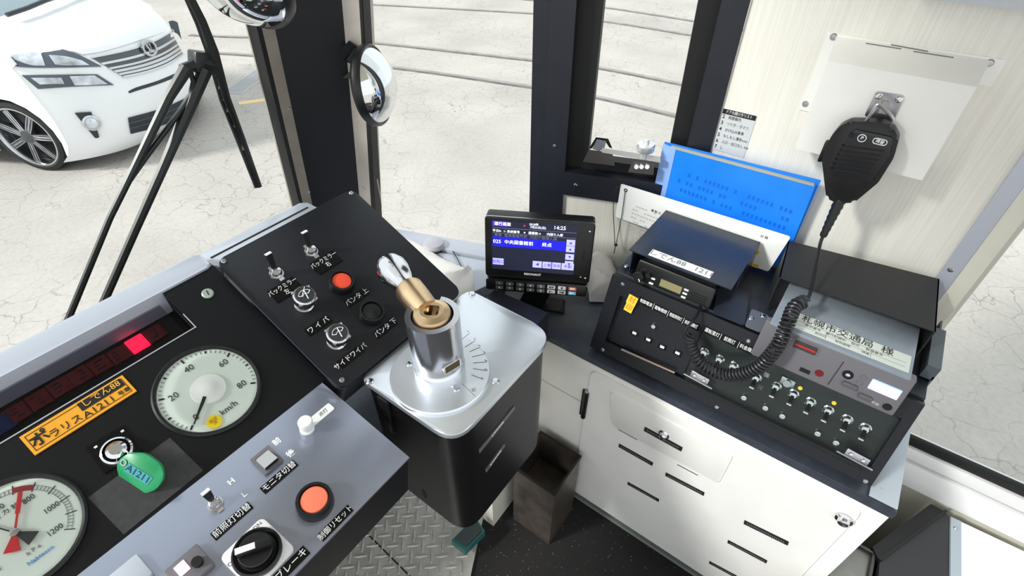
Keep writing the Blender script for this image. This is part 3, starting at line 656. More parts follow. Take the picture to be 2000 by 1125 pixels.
# key switch, part of the panel; key and tag hang from it
c = [GP.at(*p) for p in ((240, 832), (168, 875), (205, 926), (279, 880))]
ks = MB().prism([(p.x, p.y) for p in c], 0, .0018).obj('key_switch', M_lab, ip)
q = GP.at(229, 881, .004); b = MB(); b.lathe([(.0145, .001), (.0155, .004), (.0145, .007), (.0125, .008), (.0115, .004), (.0115, 0)], T(q.x, q.y, 0), 36); b.obj('bezel_ring', M_chrome, ks)
b = MB(); b.lathe([(.010, .001), (.0095, .009), (.006, .012), (0, .012)], T(q.x, q.y, 0), 28); b.box((q.x, q.y, .012), (.003, .013, .004)); b.obj('lock_barrel', M_chrome, ks)
for (px, py) in ((188, 874), (240, 843)):
    q2 = GP.at(px, py); b = MB(); b.box((q2.x, q2.y, .002), (.003, .0022, .0008)); b.obj('key_switch_mark', M_winkw, ks)
kq = GP.M @ Vector((q.x+.004, q.y-.003, .016)); 
fv = -ray(277, 922).normalized(); KC = EYE+ray(277, 922)*((kq-EYE).length/ray(277, 922).length-.004)
xk = (RIGHT*1.0+UP*.0).normalized(); KM = frame(KC, xk.cross(fv).cross(fv)*-1, fv.cross(xk))
KM = Matrix.Translation(KC) @ frame((0, 0, 0), RIGHT, UP).to_3x3().to_4x4()
kt = thing('key_with_tag', 'green plastic key tag with a blue number strip hanging from the key switch', 'key tag', KM)
KS = (KC-EYE).dot(FWD)/1000
kp = Panel(KM)
tl = [(228, 903), (250, 884), (285, 884), (318, 908), (322, 935), (302, 960), (270, 963), (238, 945)]
P = rpoly([tuple(kp.at(*p)[:2]) for p in tl][::-1], .006, 4)
b = MB(); b.prism(P, -.0015, .0015, None, .0008); b.obj('tag', mat('tag_green', (24, 150, 92), .3, noise=.08, scale=40), kt)
c = [kp.at(*p) for p in ((255, 903), (301, 932), (290, 946), (244, 918))]
b = MB(); b.prism([(p.x, p.y) for p in c][::-1], .0015, .0021); st_ = b.obj('number_strip', mat('strip_blue', (60, 160, 165), .5), kt)
m_ = sum(c, Vector())/4; an = math.degrees(math.atan2((c[1]-c[0]).y, (c[1]-c[0]).x)); text('lettering', 'A1211', KS*19, mat('navy_ink', (20, 50, 80), .6), st_, T(m_.x, m_.y, .0024) @ R(an, 'Z'), wide=1.05)
q = kp.at(244, 902); b = MB(); b.lathe([(.0028, .0012), (.0036, .0024), (.0022, .0024), (.0022, .001)], T(q.x, q.y, 0), 16); b.obj('eyelet', M_steel, kt)
a_, c_ = kp.at(236, 895, .003), kp.at(244, 904, .004); b = MB(); r0 = .010
b.tube([(q.x-.004+r0*.7*math.cos(t_*.5236), q.y+.005+r0*math.sin(t_*.5236), -.004+.004*math.sin(t_)) for t_ in range(13)], .0008, 6); b.obj('split_ring', M_chrome, kt)
b = MB(); k0, k1 = kp.at(240, 925, -.006), kp.at(268, 975, -.006); b.tube([k0, k1], .0022, 6); b.cyl(kp.at(216, 905, -.008), kp.at(216, 905, -.0055), .011, seg=24); b.box(k1, (.008, .004, .002)); b.obj('spare_key', M_steel, kt)

# --- console hood strip above the panel, and the rear ledge behind the switch box
b = MB(); b.prism(rpoly([(-.7, .648), (.197, .648), (.203, .690), (-.7, .690)], [.001, .006, .012, .001]), .785, .819, None, .003)
tag(b.obj('console_hood', M_grey), 'pale grey bar along the top of the instrument panel under the windscreen', 'trim bar')
b = MB(); b.prism([(-.9, .70), (.50, .70), (.50, .93), (-.9, .93)], .0, .50); struct(b.obj('wall_lower_front', M_matte))
# --- switch box with wiper and mirror switches
WPn = slope((.201, .415, .727), 25.1)
wb = thing('wiper_switch_box', 'black sloping switch box with mirror toggles, wiper knobs and a red button', 'switch box', WPn.M)
tr = WPn.at(690, 362); br = WPn.at(889, 571); wx = (tr.x+br.x)/2; wy = WPn.at(425, 512).y
b = MB(); b.prism(rr(wx+.004, wy+.006, .013, 5, wx/2, wy/2), -.004, 0, None, .0012); b.obj('face_plate', M_panel, wb)
b = MB(); b.prism(rr(wx-.002, wy, .012, 5, wx/2, wy/2), -.075, -.004); b.obj('box', mat('box_grey_black', (70, 74, 84), .4), wb)
for p in ((437, 510), (686, 377), (668, 742)): panel_screw(WPn, wb, *p)
for p in ((540, 535), (608, 492)): toggle(WPn, wb, *p, lean=-28)
push_button(WPn, wb, 668, 546, .0178, M_red); push_button(WPn, wb, 727, 606, .0178, M_grip)
M_kn = mat('knob_cap', (74, 76, 82), .22, .5)
def icon(o, z, two):
    b = MB(); s = .0098
    for (rad) in (1.0, .45): b.tube([(s*rad*math.cos(math.radians(a)), s*rad*math.sin(math.radians(a))-s*.4, z) for a in range(28, 156, 8)], .0004, 5)
    for a in (28, 148): b.tube([(s*r_*math.cos(math.radians(a)), s*r_*math.sin(math.radians(a))-s*.4, z) for r_ in (.45, 1)], .0006, 5)
    b.tube([(-s*.08, -s*.85, z), (s*.28, s*.50, z)], .0007, 5)
    if two: b.tube([(-s*.5, -s*.1, z), (s*.7, s*.9, z)], .0005, 5)
    b.obj('wiper_symbol', M_winkw, o)
for k, (p, two) in enumerate((((594, 596), True), ((657, 668), False))):
    q = WPn.at(*p); b = MB()
    b.lathe([(.0125, 0), (.0125, .003), (.0105, .004), (.0095, .010), (.0125, .013), (.0145, .016), (.0145, .026), (.013, .028), (0, .0282)], None, 28)
    for a in range(4): b.box((.0142*math.cos(a*1.571+.6), .0142*math.sin(a*1.571+.6), .021), (.005, .005, .010), bev=.0015)
    kb = b.obj('rotary_knob', M_chrome, wb, T(q.x, q.y, 0))
    b = MB(); b.lathe([(.0122, .0280), (.0118, .0296), (0, .0296)], None, 28); b.obj('knob_cap', M_kn, kb); icon(kb, .0300, two)
for px, py, w, h, s, sz in ((637, 513, .040, .022, 'バックミラー\n右', .0092), (557, 566, .040, .022, 'バックミラー\n左', .0092), (622, 636, .036, .0125, 'ワ イ パ', .0098), (697, 581, .036, .0125, 'パンタ 上', .0098), (753, 641, .036, .0125, 'パンタ 下', .0098), (685, 697, .038, .0125, 'サイドワイパ', .0092)):
    label_plate(WPn, wb, px, py, w, h, s, sz, lines=1.0, wide=.95 if h < .02 else .8)
b = MB(); b.prism(rpoly([(.205, .655), (.385, .655), (.385, .705), (.205, .705)], .008), .778, .806, None, .003); g_ = b.obj('rear_ledge', M_grey); tag(g_, 'grey ledge between the switch box and the windscreen', 'ledge'); b = MB(); b.box((.294, .683, .8063), (.165, .003, .0012)); b.obj('joint_line', M_ink, g_)
# --- desk with the lower switches
DK = slope((0, .294, .693), 10.75); dl = .1555
dz_ = thing('switch_desk', 'grey switch desk in the foreground with a red button and a black rotary switch', 'control desk', DK.M)
b = MB(); b.prism([(-.62, 0), (.194, 0), (.194, dl), (-.62, dl)], -.003, 0, None, .0012); b.obj('desk_top', M_desk, dz_)
zb = ony(722, 1070, .294).z; D = .693-zb
b = MB(); b.box((-.214, dl/2, -.003-.05), (.812, dl-.002, .098)); b.obj('desk_body', M_black, dz_)
toggle(DK, dz_, 421, 985, lean=-20, r=.0062, L=.015)
label_plate(DK, dz_, 454, 1017, .043, .0098, '前照灯切替', .0088, wide=.95); label_plate(DK, dz_, 546, 931, .043, .0098, 'モニタ切替', .0088, wide=.95)
label_plate(DK, dz_, 656, 1021, .041, .0098, '制御リセット', .0082, wide=.9); label_plate(DK, dz_, 555, 1118, .055, .0115, '停車ブレーキ', .0095, wide=.95)
for s, x, y in (('H', 452, 941), ('L', 477, 966), ('前', 541, 863), ('後', 568, 886)):
    q = DK.at(x, y); text('lettering', s, .0092, M_winkw, dz_, T(q.x, q.y, .0004), bold=.0003)
q = DK.at(522, 900); b = MB(); b.ring(rr(.024, .027, .001, 1), rr(.0165, .0195, .001, 1), 0, .0035); rk = b.obj('rocker_switch', M_greyd, dz_, T(q.x, q.y, 0))
b = MB(); b.hull([(-.0082, -.0097, .0), (.0082, -.0097, 0), (.0082, .0097, 0), (-.0082, .0097, 0)], [(-.0082, -.0097, .0085), (.0082, -.0097, .0085), (.0082, .0097, .0025), (-.0082, .0097, .0025)]); b.obj('rocker', mat('rocker_grey', (176, 178, 182), .3), rk)
b = MB(); b.box((0, -.0099, .005), (.0164, .0006, .007)); b.obj('rocker_front', M_grip, rk)
q = DK.at(625, 812); b = MB(); b.prism(rr(.036, .0115, .002, 3), 0, .0012, None); tg_ = b.obj('white_label', M_whitepl, dz_, T(q.x, q.y, 0)); text('lettering', '点灯', .006, MATS['grey_ink'], tg_, T(.005, 0, .0014))
q = DK.at(600, 838); b = MB(); b.lathe([(.0085, 0), (.0085, .003), (.007, .004), (.007, .011), (.0082, .0115), (.0086, .018), (.0075, .0205), (0, .021)], None, 24); b.obj('white_button', M_whitepl, dz_, T(q.x, q.y, 0))
push_button(DK, dz_, 613, 974, .0195, mat('button_pale_red', (250, 130, 100), .3), hgt=.015, capz=.0135)
q = DK.at(505, 1082); b = MB(); b.prism(rr(.050, .052, .006, 4), 0, .004, None, .001); rs_ = b.obj('rotary_switch', M_whitepl, dz_, T(q.x, q.y, 0) @ R(2, 'Z'))
b = MB(); b.lathe([(.0235, .004), (.0235, .009), (.0215, .011), (.019, .009), (.018, .008), (0, .008)], None, 36); b.obj('dial_ring', M_black2, rs_)
b = MB(); b.lathe([(.0165, .008), (.0165, .016), (.0155, .017), (0, .017)], None, 32); b.box((0, 0, .021), (.032, .0085, .013), bev=.002); ha = b.obj('knob', M_black2, rs_, R(-32+180, 'Z'))
b = MB(); b.box((.007, 0, .0277), (.018, .006, .0006)); b.obj('white_pointer', M_whitepl, rs_, R(-32+180, 'Z'))
for s, x, y in (('ON', .016, .0215), ('OFF', -.0195, .012)): text('lettering', s, .0062, MATS['grey_ink'], rs_, T(x, y, .0042))
q = DK.at(372, 1112); b = MB(); b.prism(rr(.034, .030, .002, 2), 0, .006, None, .001); bx_ = b.obj('lamp_switch', M_greyd, dz_, T(q.x, q.y, 0)); b = MB(); b.box((-.004, .004, .0065), (.010, .012, .002), bev=.0006); b.obj('lamp', emit('lamp_pink', (255, 205, 225), 1.2), bx_)
b = MB(); b.cyl((.008, -.003, .006), (.008, -.003, .012), .005); b.obj('switch_knob', M_black2, bx_)
q = DK.at(255, 1128); b = MB(); b.prism(rr(.03, .028, .002, 2), 0, .005, None, .001); b.obj('blank_cover', M_grey, dz_, T(q.x, q.y, 0))
# ------------------------------------------------------------------ master controller column
def axis_z(base, px, py):
    """height at which the upright through base passes the image row of (px, py)"""
    n = Vector((base.x, base.y, 0)).normalized(); return on(px, py, base, n).z
PZc = .72
c0 = ath(861, 733, .53)
mc = thing('master_controller', 'silver topped controller column with a chrome post and a brass and chrome handle', 'controller', T(c0.x, c0.y, PZc))
cx0, cx1, cy0, cy1 = .228-c0.x, .448-c0.x, .250-c0.y, .413-c0.y
P = rpoly([(cx0, cy0), (cx1, cy0), (cx1, cy1), (cx0, cy1)], [.034, .040, .014, .010], 7)
b = MB(); b.prism(P, -.008, 0, None, .002); b.obj('top_plate', M_alu, mc)
P = rpoly([(cx0+.004, cy0+.004), (cx1-.004, cy0+.004), (cx1-.004, cy1-.003), (cx0+.004, cy1-.003)], [.036, .036, .012, .010], 7)
b = MB(); b.prism(P, -.26, -.008); b.obj('column_body', mat('column_black', (14, 14, 17), .32), mc)
cl = lambda px, py, h=.53: ath(px, py, h)-Vector((c0.x, c0.y, 1.25-h))
for p in ((722, 745), (922, 574), (968, 745)):
    q = cl(*p); o = screw(.0055).obj('screw', M_chrome, mc, T(q.x, q.y, 0)); 
dr_ = (cl(957, 712)-cl(765, 718)).length/2
b = MB(); b.lathe([(dr_, 0), (dr_, .006), (dr_-.0015, .008), (0, .008)], None, 64); ds = b.obj('scale_disc', mat('disc_silver', (228, 232, 238), .3, .8), mc)
for p in ((800, 711), (892, 760)):
    q = cl(*p, .522); o = screw(.0045).obj('disc_screw', M_chrome, ds, T(q.x, q.y, .008))
b = MB(); bt = []
for px0, py0, px1, py1 in ((901, 664, 917, 651), (908, 678, 929, 665), (917, 687, 938, 678), (922, 697, 948, 691), (924, 709, 951, 707), (924, 720, 951, 724), (921, 732, 944, 741), (903, 750, 928, 774)):
    a, c = cl(px0, py0, .522), cl(px1, py1, .522); b.tube([(a.x, a.y, .0082), (c.x, c.y, .0082)], .0004, 4); bt.append(c)
o = b.obj('notch_lines', mat('engraved_grey', (120, 122, 130), .6), ds); o['kind'] = 'stuff'
for k, s in enumerate(('7', '6', '5', '4', '3', '2', '1')):
    q = bt[k]; text('notch_number', s, .0055, MATS['engraved_grey'], ds, T(q.x*1.02, q.y*1.02+.003, .0083))
q = cl(925, 762, .522); text('notch_word', '切', .006, MATS['engraved_grey'], ds, T(q.x, q.y, .0083) @ R(-40, 'Z'))
pr = 52/1000*((Vector((c0.x, c0.y, .80))-EYE).dot(FWD))
zt = axis_z(Vector((c0.x, c0.y, PZc)), 857, 612)-PZc
b = MB(); b.lathe([(pr*1.03, .008), (pr*1.03, .024), (pr*.98, .027), (pr*.93, .029), (pr*.93, .034), (pr*.9, .036), (pr*.9, zt*.42)], None, 56)
b.obj('post_base', M_alu, mc)
# upper sleeve with the handle gap: an open tube
n = 56; tpv = lambda px, py: ath(px, py, 1.25-PZc-zt)-Vector((c0.x, c0.y, 0)); gL, gR = tpv(815, 590), tpv(866, 571)
gap0, gap1 = math.atan2(gR.y, gR.x), math.atan2(gL.y, gL.x)
def sleeve(z0, z1, r0, r1, skip=None):
    b = MB(); m = n
    full = skip is None; A = [2*math.pi*k/m for k in range(m)] if full else [skip[1]+(2*math.pi-(skip[1]-skip[0]))*k/m for k in range(m+1)]
    b.ring([(r0*math.cos(a), r0*math.sin(a)) for a in A], [(r1*math.cos(a), r1*math.sin(a)) for a in A], z0, z1) if full else None
    if not full:
        bb = b.b; V = [[bb.verts.new((r*math.cos(a), r*math.sin(a), z)) for a in A] for r in (r0, r1) for z in (z0, z1)]
        for k in range(m):
            for q in ((0, 1), (3, 2), (1, 3), (2, 0)): bb.faces.new((V[q[0]][k], V[q[0]][k+1], V[q[1]][k+1], V[q[1]][k]))
        for k in (0, m): bb.faces.new((V[0][k], V[1][k], V[3][k], V[2][k]))
    return b
M_post = mat('post_silver', (205, 207, 214), .16, .95)
sleeve(zt*.30, zt*.80, pr, pr*.8).obj('post_sleeve', M_post, mc)
sleeve(zt*.80, zt, pr, pr*.78, (gap0, gap1)).obj('post_collar', M_post, mc)
# keyhole window in the sleeve: recessed bright frame on the side facing the driver's seat
aw = math.atan2((ath(889, 688, .49)-c0).y, (ath(889, 688, .49)-c0).x); aw = math.radians(-104)
WMx = T(pr*math.cos(aw), pr*math.sin(aw), zt*.43) @ R(math.degrees(aw), 'Z') @ R(90, 'Y') @ R(90, 'Z')
b = MB(); b.ring(rr(.026, .015, .002, 2), rr(.021, .011, .001, 2), -.002, .0012, WMx); wf = b.obj('window_frame', M_chrome, mc)
b = MB(); b.box((0, 0, -.0005), (.021, .011, .001), WMx); b.obj('window_face', mat('window_brass_dark', (96, 84, 58), .4, .5), wf)
b = MB(); br_ = pr*.66; b.lathe([(br_*1.12, zt*.78), (br_*1.1, zt*.98), (br_, zt+.004), (br_*.64, zt+.0062), (br_*.60, zt+.004), (br_*.60, zt*.7)], None, 44); b.obj('brass_boss', M_brass, mc)
HR = R(32, 'Z')
sqp = []
for k_ in range(32):
    a_ = 2*math.pi*k_/32+.01; c_, s_ = math.cos(a_), math.sin(a_); r_ = br_*.40/(abs(c_)**5+abs(s_)**5)**.2
    if s_ > 0: r_ = min(r_, br_*.46)
    sqp.append((r_*c_, r_*s_))
b = MB(); b.ring([(br_*.66*math.cos(2*math.pi*k_/32+.01), br_*.66*math.sin(2*math.pi*k_/32+.01)) for k_ in range(32)], sqp, zt-.010, zt+.0066, HR); b.obj('socket_rim', M_brass, mc)
b = MB(); b.lathe([(br_*.6, zt-.012), (0, zt-.012)], None, 24); b.obj('socket_floor', mat('socket_dark', (58, 48, 40), .5), mc)
b = MB(); b.box((0, 0, zt-.009), (br_*.8, .005, .006), HR); b.obj('socket_key', M_steel, mc)
he = ath(752, 500, 1.25-(PZc+zt+.004))-Vector((c0.x, c0.y, PZc)); he.z = 0; hl = he.length; hd = he.normalized()
HM = frame((0, 0, zt-.007), hd, Vector((-hd.y, hd.x, 0))) 
HM = T(0, 0, zt-.006) @ Matrix(((0, 0, hd.x, 0), (0, 0, hd.y, 0), (0, 0, 0, 0), (0, 0, 0, 1))) if False else T(0, 0, zt-.006) @ hd.to_track_quat('Z', 'Y').to_matrix().to_4x4()
k = pr/.029
b = MB(); b.lathe([(.0, pr*.4), (.0145*k, pr*.4), (.0160*k, hl*.34), (.0164*k, hl*.47), (.0152*k, hl*.49), (0, hl*.49)], HM, 36); b.obj('handle_arm', M_brass, mc)
b = MB(); b.lathe([(.0115*k, hl*.47), (.0115*k, hl*.58), (.0145*k, hl*.66), (.0180*k, hl*.78), (.0186*k, hl*.86), (.0160*k, hl*.94), (.009*k, hl*.985), (0, hl)], HM, 36); b.obj('handle_knob', M_chrome, mc)
yb = cy0+.004; 
for pts in (((935, 882), (1004, 795)), ((948, 920), (985, 868))):
    a, c = ony(*pts[0], .254), ony(*pts[1], .254); m = (a+c)/2-Vector((c0.x, c0.y, PZc)); L = (c-a).length; an = math.atan2(c.z-a.z, c.x-a.x)
    b = MB(); b.box((0, -.0006, 0), (L, .0012, .009), T(m.x, yb, m.z) @ R(-math.degrees(an), 'Y')); o = b.obj('rating_plate', mat('plate_grey', (120, 120, 128), .4, .5), mc)
    text('lettering', '主幹制御器' if L > .04 else '製造番号', .0055, M_winkw, o, T(m.x, yb-.0014, m.z) @ R(-math.degrees(an), 'Y') @ R(90, 'X'))
b = MB(); b.lathe([(.012, 0), (.012, .0008), (0, .0008)], None, 20); v = onx(828, 965, .231)-Vector((c0.x, c0.y, PZc)); b.b.transform(Matrix.Diagonal((1.1, .42, 1, 1))); b.obj('finger_slot', M_matte, mc, T(cx0+.0045, v.y, v.z) @ R(-90, 'Y'))
b = MB(); b.box((cx0+.002, (cy0+cy1)/2+.045, -.03), (.006, .02, .03), bev=.002); b.box((cx0+.002, (cy0+cy1)/2+.045, -.07), (.006, .012, .04), bev=.002); o = b.obj('side_latch', M_black, mc); o['kind'] = 'stuff'

# ------------------------------------------------------------------ side counter, dash end, wall below, cabinet
CZ = 1.25-.71
b = MB(); b.prism([(.588, -.239), (.588, .345), (.46, .345), (.46, .425), (.22, .425), (.22, .70), (.50, .72), (.60, .93), (spx(.9)+.0, .9), (spx(.5), .5), (spx(.21), .21), (XW-.001, .207), (XW-.001, -.239)], CZ-.016, CZ, None, .003)
tag(b.obj('side_counter', mat('counter_dark', (62, 67, 78), .4, noise=.12, scale=60)), 'dark painted counter top along the side wall under the monitor', 'counter')
# pale sill shelf along the side window with its joint
sh = []
for y0, o0 in ((.50, -.006), (.90, -.006)): sh.append(Vector((spx(y0), y0, 0))+snor*o0)
b = MB(); ins = .105
b.prism([(sh[0]-snor*.045)[:2], sh[0][:2], sh[1][:2], (sh[1]-snor*.045)[:2]], CZ+.001, CZ+.034, None, .003)
o = b.obj('window_shelf', M_grey); tag(o, 'pale grey sill running along the foot of the side window', 'sill')
b = MB(); b.prism([(sh[0]-snor*.049)[:2], (sh[1]-snor*.049)[:2], (.44, .90), (.42, .64), (.50, .54)], CZ+.001, CZ+.028, None, .003)
tag(b.obj('shelf_plate', M_grey), 'pale grey plate beside the monitor carrying the white cloth', 'shelf')
b = MB(); b.prism([(.45, .349), (.592, .349), (.585, .47), (.45, .47)], CZ+.001, .595, None, .003); tag(b.obj('dash_end', mat('dash_end', (40, 43, 52), .45)), 'dark end block of the dashboard behind the silver controller plate', 'dashboard')
b = MB(); b.box((.505, .385, .26), (.165, .04, .522)); struct(b.obj('wall_dash', M_cream))
b = MB(); q = onx(1035, 792, .555); b.lathe([(.006, 0), (.006, .010), (.013, .013), (.014, .02), (.011, .024), (0, .025)], None, 20); q = ony(1030, 792, .36); tag(b.obj('stop_button', mat('stop_red', (196, 30, 40), .35), None, T(q.x, .365, q.z) @ R(90, 'X')), 'red mushroom button on the cream wall under the dashboard', 'button')
cb = thing('cabinet', 'white cabinet with labelled door under the side counter', 'cabinet', T(.59, 0, 0))
b = MB(); b.box((.11, .063, .292), (.222, .60, .462), bev=.003); b.obj('body', M_white, cb)
b = MB(); b.box((.13, .063, .03), (.2, .60, .058)); b.obj('plinth', M_matte, cb)
b = MB(); b.box((.0165, .063, .0075), (.012, .60, .011)); b.obj('skirting', mat('skirting_grey', (128, 134, 130), .5), cb)
fl = lambda px, py: onx(px, py, .589)-Vector((.59, 0, 0))
FMx = Matrix(((0, 0, -1, 0), (-1, 0, 0, 0), (0, 1, 0, 0), (0, 0, 0, 1)))      # local x = -Y, y = Z, z = -X
d0 = .245; d1 = fl(1697, 985).y; zt_ = .512; zb_ = .062
b = MB(); b.prism(rpoly([(-d0, zb_), (-d1, zb_), (-d1, zt_), (-d0, zt_)], [.002, .014, .014, .016], 4), .0005, .0055, FMx, .0015); dr = b.obj('door', M_white, cb)
F3 = lambda px, py: (lambda v: (-v.y, v.z))(fl(px, py))
P = [F3(*p) for p in ((1198, 826), (1405, 940), (1435, 884), (1196, 760))]
b = MB(); b.prism(rpoly(P, .010, 4), .0056, .0078, FMx, .0012); b.obj('flap', M_white, dr)
M_labd = mat('label_dark', (34, 34, 36), .5)
for (a, c), wd in ((((1262, 832), (1335, 872)), .013), (((1211, 866), (1277, 903)), .0115), (((1302, 922), (1377, 961)), .0115), (((1228, 940), (1289, 974)), .010), (((1455, 1015), (1541, 1057)), .0125), (((1423, 1053), (1499, 1093)), .011), (((1387, 1094), (1458, 1132)), .010)):
    p, q = Vector(F3(*a)), Vector(F3(*c)); m = (p+q)/2; L = (q-p).length; an = math.degrees(math.atan2(q.y-p.y, q.x-p.x)); M = FMx @ T(m.x, m.y, .0078 if c == (1335, 872) else .0055) @ R(an, 'Z')
    b = MB(); b.box((0, 0, .0006), (L, wd*.95, .0012)); o = b.obj('label_strip', M_labd, cb, M)
    b = MB()
    for i in range(int(L/.0035)-2): b.box((-L/2+.006+i*.0035, rnd.uniform(-.001, .001), .0013), (.0018, wd*.34, .0003))
    k_ = b.obj('print', mat('label_print', (110, 112, 112), .6), o); k_['kind'] = 'stuff'
def latch(px, py, r):
    v = fl(px, py); b = MB(); b.lathe([(r, 0), (r, .002), (r*.7, .004), (r*.6, .009), (r*.4, .0105), (0, .0105)], None, 24); return b.obj('latch', M_chrome, cb, T(v.x-.006, v.y, v.z) @ R(-90, 'Y'))
latch(1300, 843, .010); latch(1650, 1008, .012)
for a, c in (((1210, 835), (1247, 855)), ((1325, 903), (1365, 924))):
    p, q = Vector(F3(*a)), Vector(F3(*c)); m = (p+q)/2; b = MB(); b.box((0, 0, .0006), ((q-p).length, .002, .0012)); b.obj('flap_slot', M_steel, dr, FMx @ T(m.x, m.y, .0055) @ R(math.degrees(math.atan2(q.y-p.y, q.x-p.x)), 'Z'))
for (x0, y0), (x1, y1) in (((1149, 763), (1137, 808)), ((1119, 915), (1112, 968))):
    p, q = fl(x0, y0), fl(x1, y1); b = MB(); b.cyl((0, 0, q.z), (0, 0, p.z), .0052, seg=12); b.box((.003, .004, (p.z+q.z)/2), (.003, .012, p.z-q.z)); h_ = b.obj('hinge', M_black2, cb, T(-.007, p.y, 0))
    b = MB(); b.cyl((0, 0, p.z), (0, 0, p.z+.003), .0042, seg=12); b.obj('hinge_pin', M_steel, h_)
b = MB(); b.box((-.0015, .30, .40), (.002, .11, .002)); b.obj('joint_line', mat('joint_cream', (204, 202, 192), .5), cb)
# counter bracket at the near end
b = MB(); b.box((.70, -.2195, CZ+.0025), (.215, .036, .003), bev=.0008); br = tag(b.obj('corner_plate', mat('pale_metal', (190, 198, 208), .4, .2)), 'pale metal corner plate with one screw at the near end of the counter', 'bracket')
v = ath(1721, 955, .708); o = screw(.005).obj('screw', M_steel, br, T(v.x, v.y, v.z))
# waste bin in the corner
bn = thing('waste_bin', 'small open dark metal bin on the floor between the controller and the cabinet', 'bin', T(.518, .285, 0))
b = MB(); w_, d_ = .052, .052
b.ring([(-w_, -d_), (w_, -d_), (w_, d_), (-w_, d_)], [(-w_+.002, -d_+.002), (w_-.002, -d_+.002), (w_-.002, d_-.002), (-w_+.002, d_-.002)], .0, .245); b.box((0, 0, .14), (2*w_-.002, 2*d_-.002, .004)); b.obj('bin_body', mat('bin_metal', (98, 90, 84), .35, .5, noise=.2, scale=30), bn)
b = MB(); b.ring([(-w_-.002, -d_-.002), (w_+.002, -d_-.002), (w_+.002, d_+.002), (-w_-.002, d_+.002)], [(-w_+.001, -d_+.001), (w_-.001, -d_+.001), (w_-.001, d_-.001), (-w_+.001, d_-.001)], .238, .247); b.obj('rim', M_black2, bn)
# chequer plate of the footwell
fx1 = ath(935, 1125, 1.243).x; fy0 = .02
cp = thing('footwell_plate', 'grey chequer plate floor of the footwell', 'floor plate', T(.2, .2, .0015)); cp['kind'] = 'structure'
M_chk = mat('chequer_grey', (196, 194, 188), .42, .2, noise=.1, scale=40)
e0, e1 = ath(953, 968, 1.245), ath(919, 1125, 1.245); ed = (e1-e0)
pg_ = [e0-ed*1.2, e1+ed*1.0, Vector((-.35, e1.y+ed.y, 0)), Vector((-.35, .78, 0)), Vector((e0.x-ed.x*1.2, .78, 0))]
b = MB(); b.prism([(p.x-.2, p.y-.2) for p in pg_], 0, .006); b.obj('sheet', M_chk, cp)
b = MB(); b.hull([(-.015, -.0015, 0), (0, -.0036, 0), (.015, -.0015, 0), (.015, .0015, 0), (0, .0036, 0), (-.015, .0015, 0)], [(-.012, -.0004, .0026), (0, -.0012, .0026), (.012, -.0004, .0026), (.012, .0004, .0026), (0, .0012, .0026), (-.012, .0004, .0026)]); t0 = b.obj('tread', M_chk, cp, T(0, 0, .006))
ct = 0; PI4 = Panel(Matrix.Identity(4))
for i in range(-26, 27):
    for j in range(-26, 27):
        q_ = RIGHT*(i*.0235)+Vector((-RIGHT.y, RIGHT.x, 0))*(j*.0235); x, y = .30+q_.x, .45+q_.y
        if (Vector((x, y, 0))-Vector((e0.x, e0.y, 0))).cross(Vector((ed.x, ed.y, 0))).z < .003: continue
        px, py = inv(PI4, Vector((x, y, .008)))
        if not (600 < px < 990 and 900 < py < 1180): continue
        M = T(x-.2, y-.2, .006) @ R(42 if (i+j) % 2 else -48, 'Z')
        if ct == 0: t0.matrix_basis = M
        elif ct < 295: dup(t0, cp, M, False)
        ct += 1
print('treads', ct)
a, c = ath(735, 1060, 1.243), ath(800, 1125, 1.243); b = MB(); d_ = (c-a).normalized(); m = (a+c)/2-Vector((.2, .2, .0015)); b.box((0, 0, .0062), (.5, .003, .001), T(m.x, m.y, 0) @ R(math.degrees(math.atan2(d_.y, d_.x)), 'Z')); b.obj('joint', M_matte, cp)
c = [ath(x, y, 1.20) for x, y in ((882, 1056), (928, 1010), (947, 1038), (908, 1077))]; m = sum(c, Vector())/4
pd = thing('foot_pedal', 'teal framed foot pedal on the floor behind the controller column', 'pedal', T(m.x, m.y, .0075))
P = [p-Vector((m.x, m.y, 0)) for p in c]; u = (P[3]-P[0]); b = MB(); b.hull([(p.x, p.y, .02) for p in P], [(p.x, p.y, .045) for p in P]); b.box((0, 0, .010), (.02, .02, .02)); b.obj('pedal_frame', mat('teal_paint', (40, 96, 92), .4), pd)
b = MB(); b.hull([(p.x*.8, p.y*.8, .044) for p in P], [(p.x*.78, p.y*.78, .049) for p in P]); b.obj('pedal_pad', mat('pad_dark', (40, 52, 52), .7), pd)

# ------------------------------------------------------------------ monitor with keypad
MU = Vector((.485, -.875, 0)); MV = Vector((.875*.13, .485*.13, 1)).normalized()
mo0 = ath(949, 562, .655)
MP = Panel(frame(mo0, MU, MV)); 
mt = thing('driver_monitor', 'black driver monitor with a lit blue screen and a two row keypad beneath', 'monitor', MP.M)
tl, tr_, brr, bl_ = MP.at(946, 422), MP.at(1165, 439), MP.at(1149, 553), MP.at(949, 541)
Wm = ((tr_-tl).length+(brr-bl_).length)/2; x0 = (tl.x+bl_.x)/2; y1 = (tl.y+tr_.y)/2; y0 = (bl_.y+brr.y)/2
b = MB(); b.prism(rr(Wm, y1-y0, .006, 4, x0+Wm/2, (y0+y1)/2), -.032, 0, None, .002); b.obj('housing', M_black2, mt)
b = MB(); b.ring(rr(Wm+.001, y1-y0+.001, .0065, 4, x0+Wm/2, (y0+y1)/2), rr(Wm-.002, y1-y0-.002, .005, 4, x0+Wm/2, (y0+y1)/2), -.006, -.003); b.obj('chrome_edge', M_steel, mt)
ka, kb_, kc, kd = MP.at(951, 544), MP.at(1148, 555), MP.at(1144, 578), MP.at(951, 563)
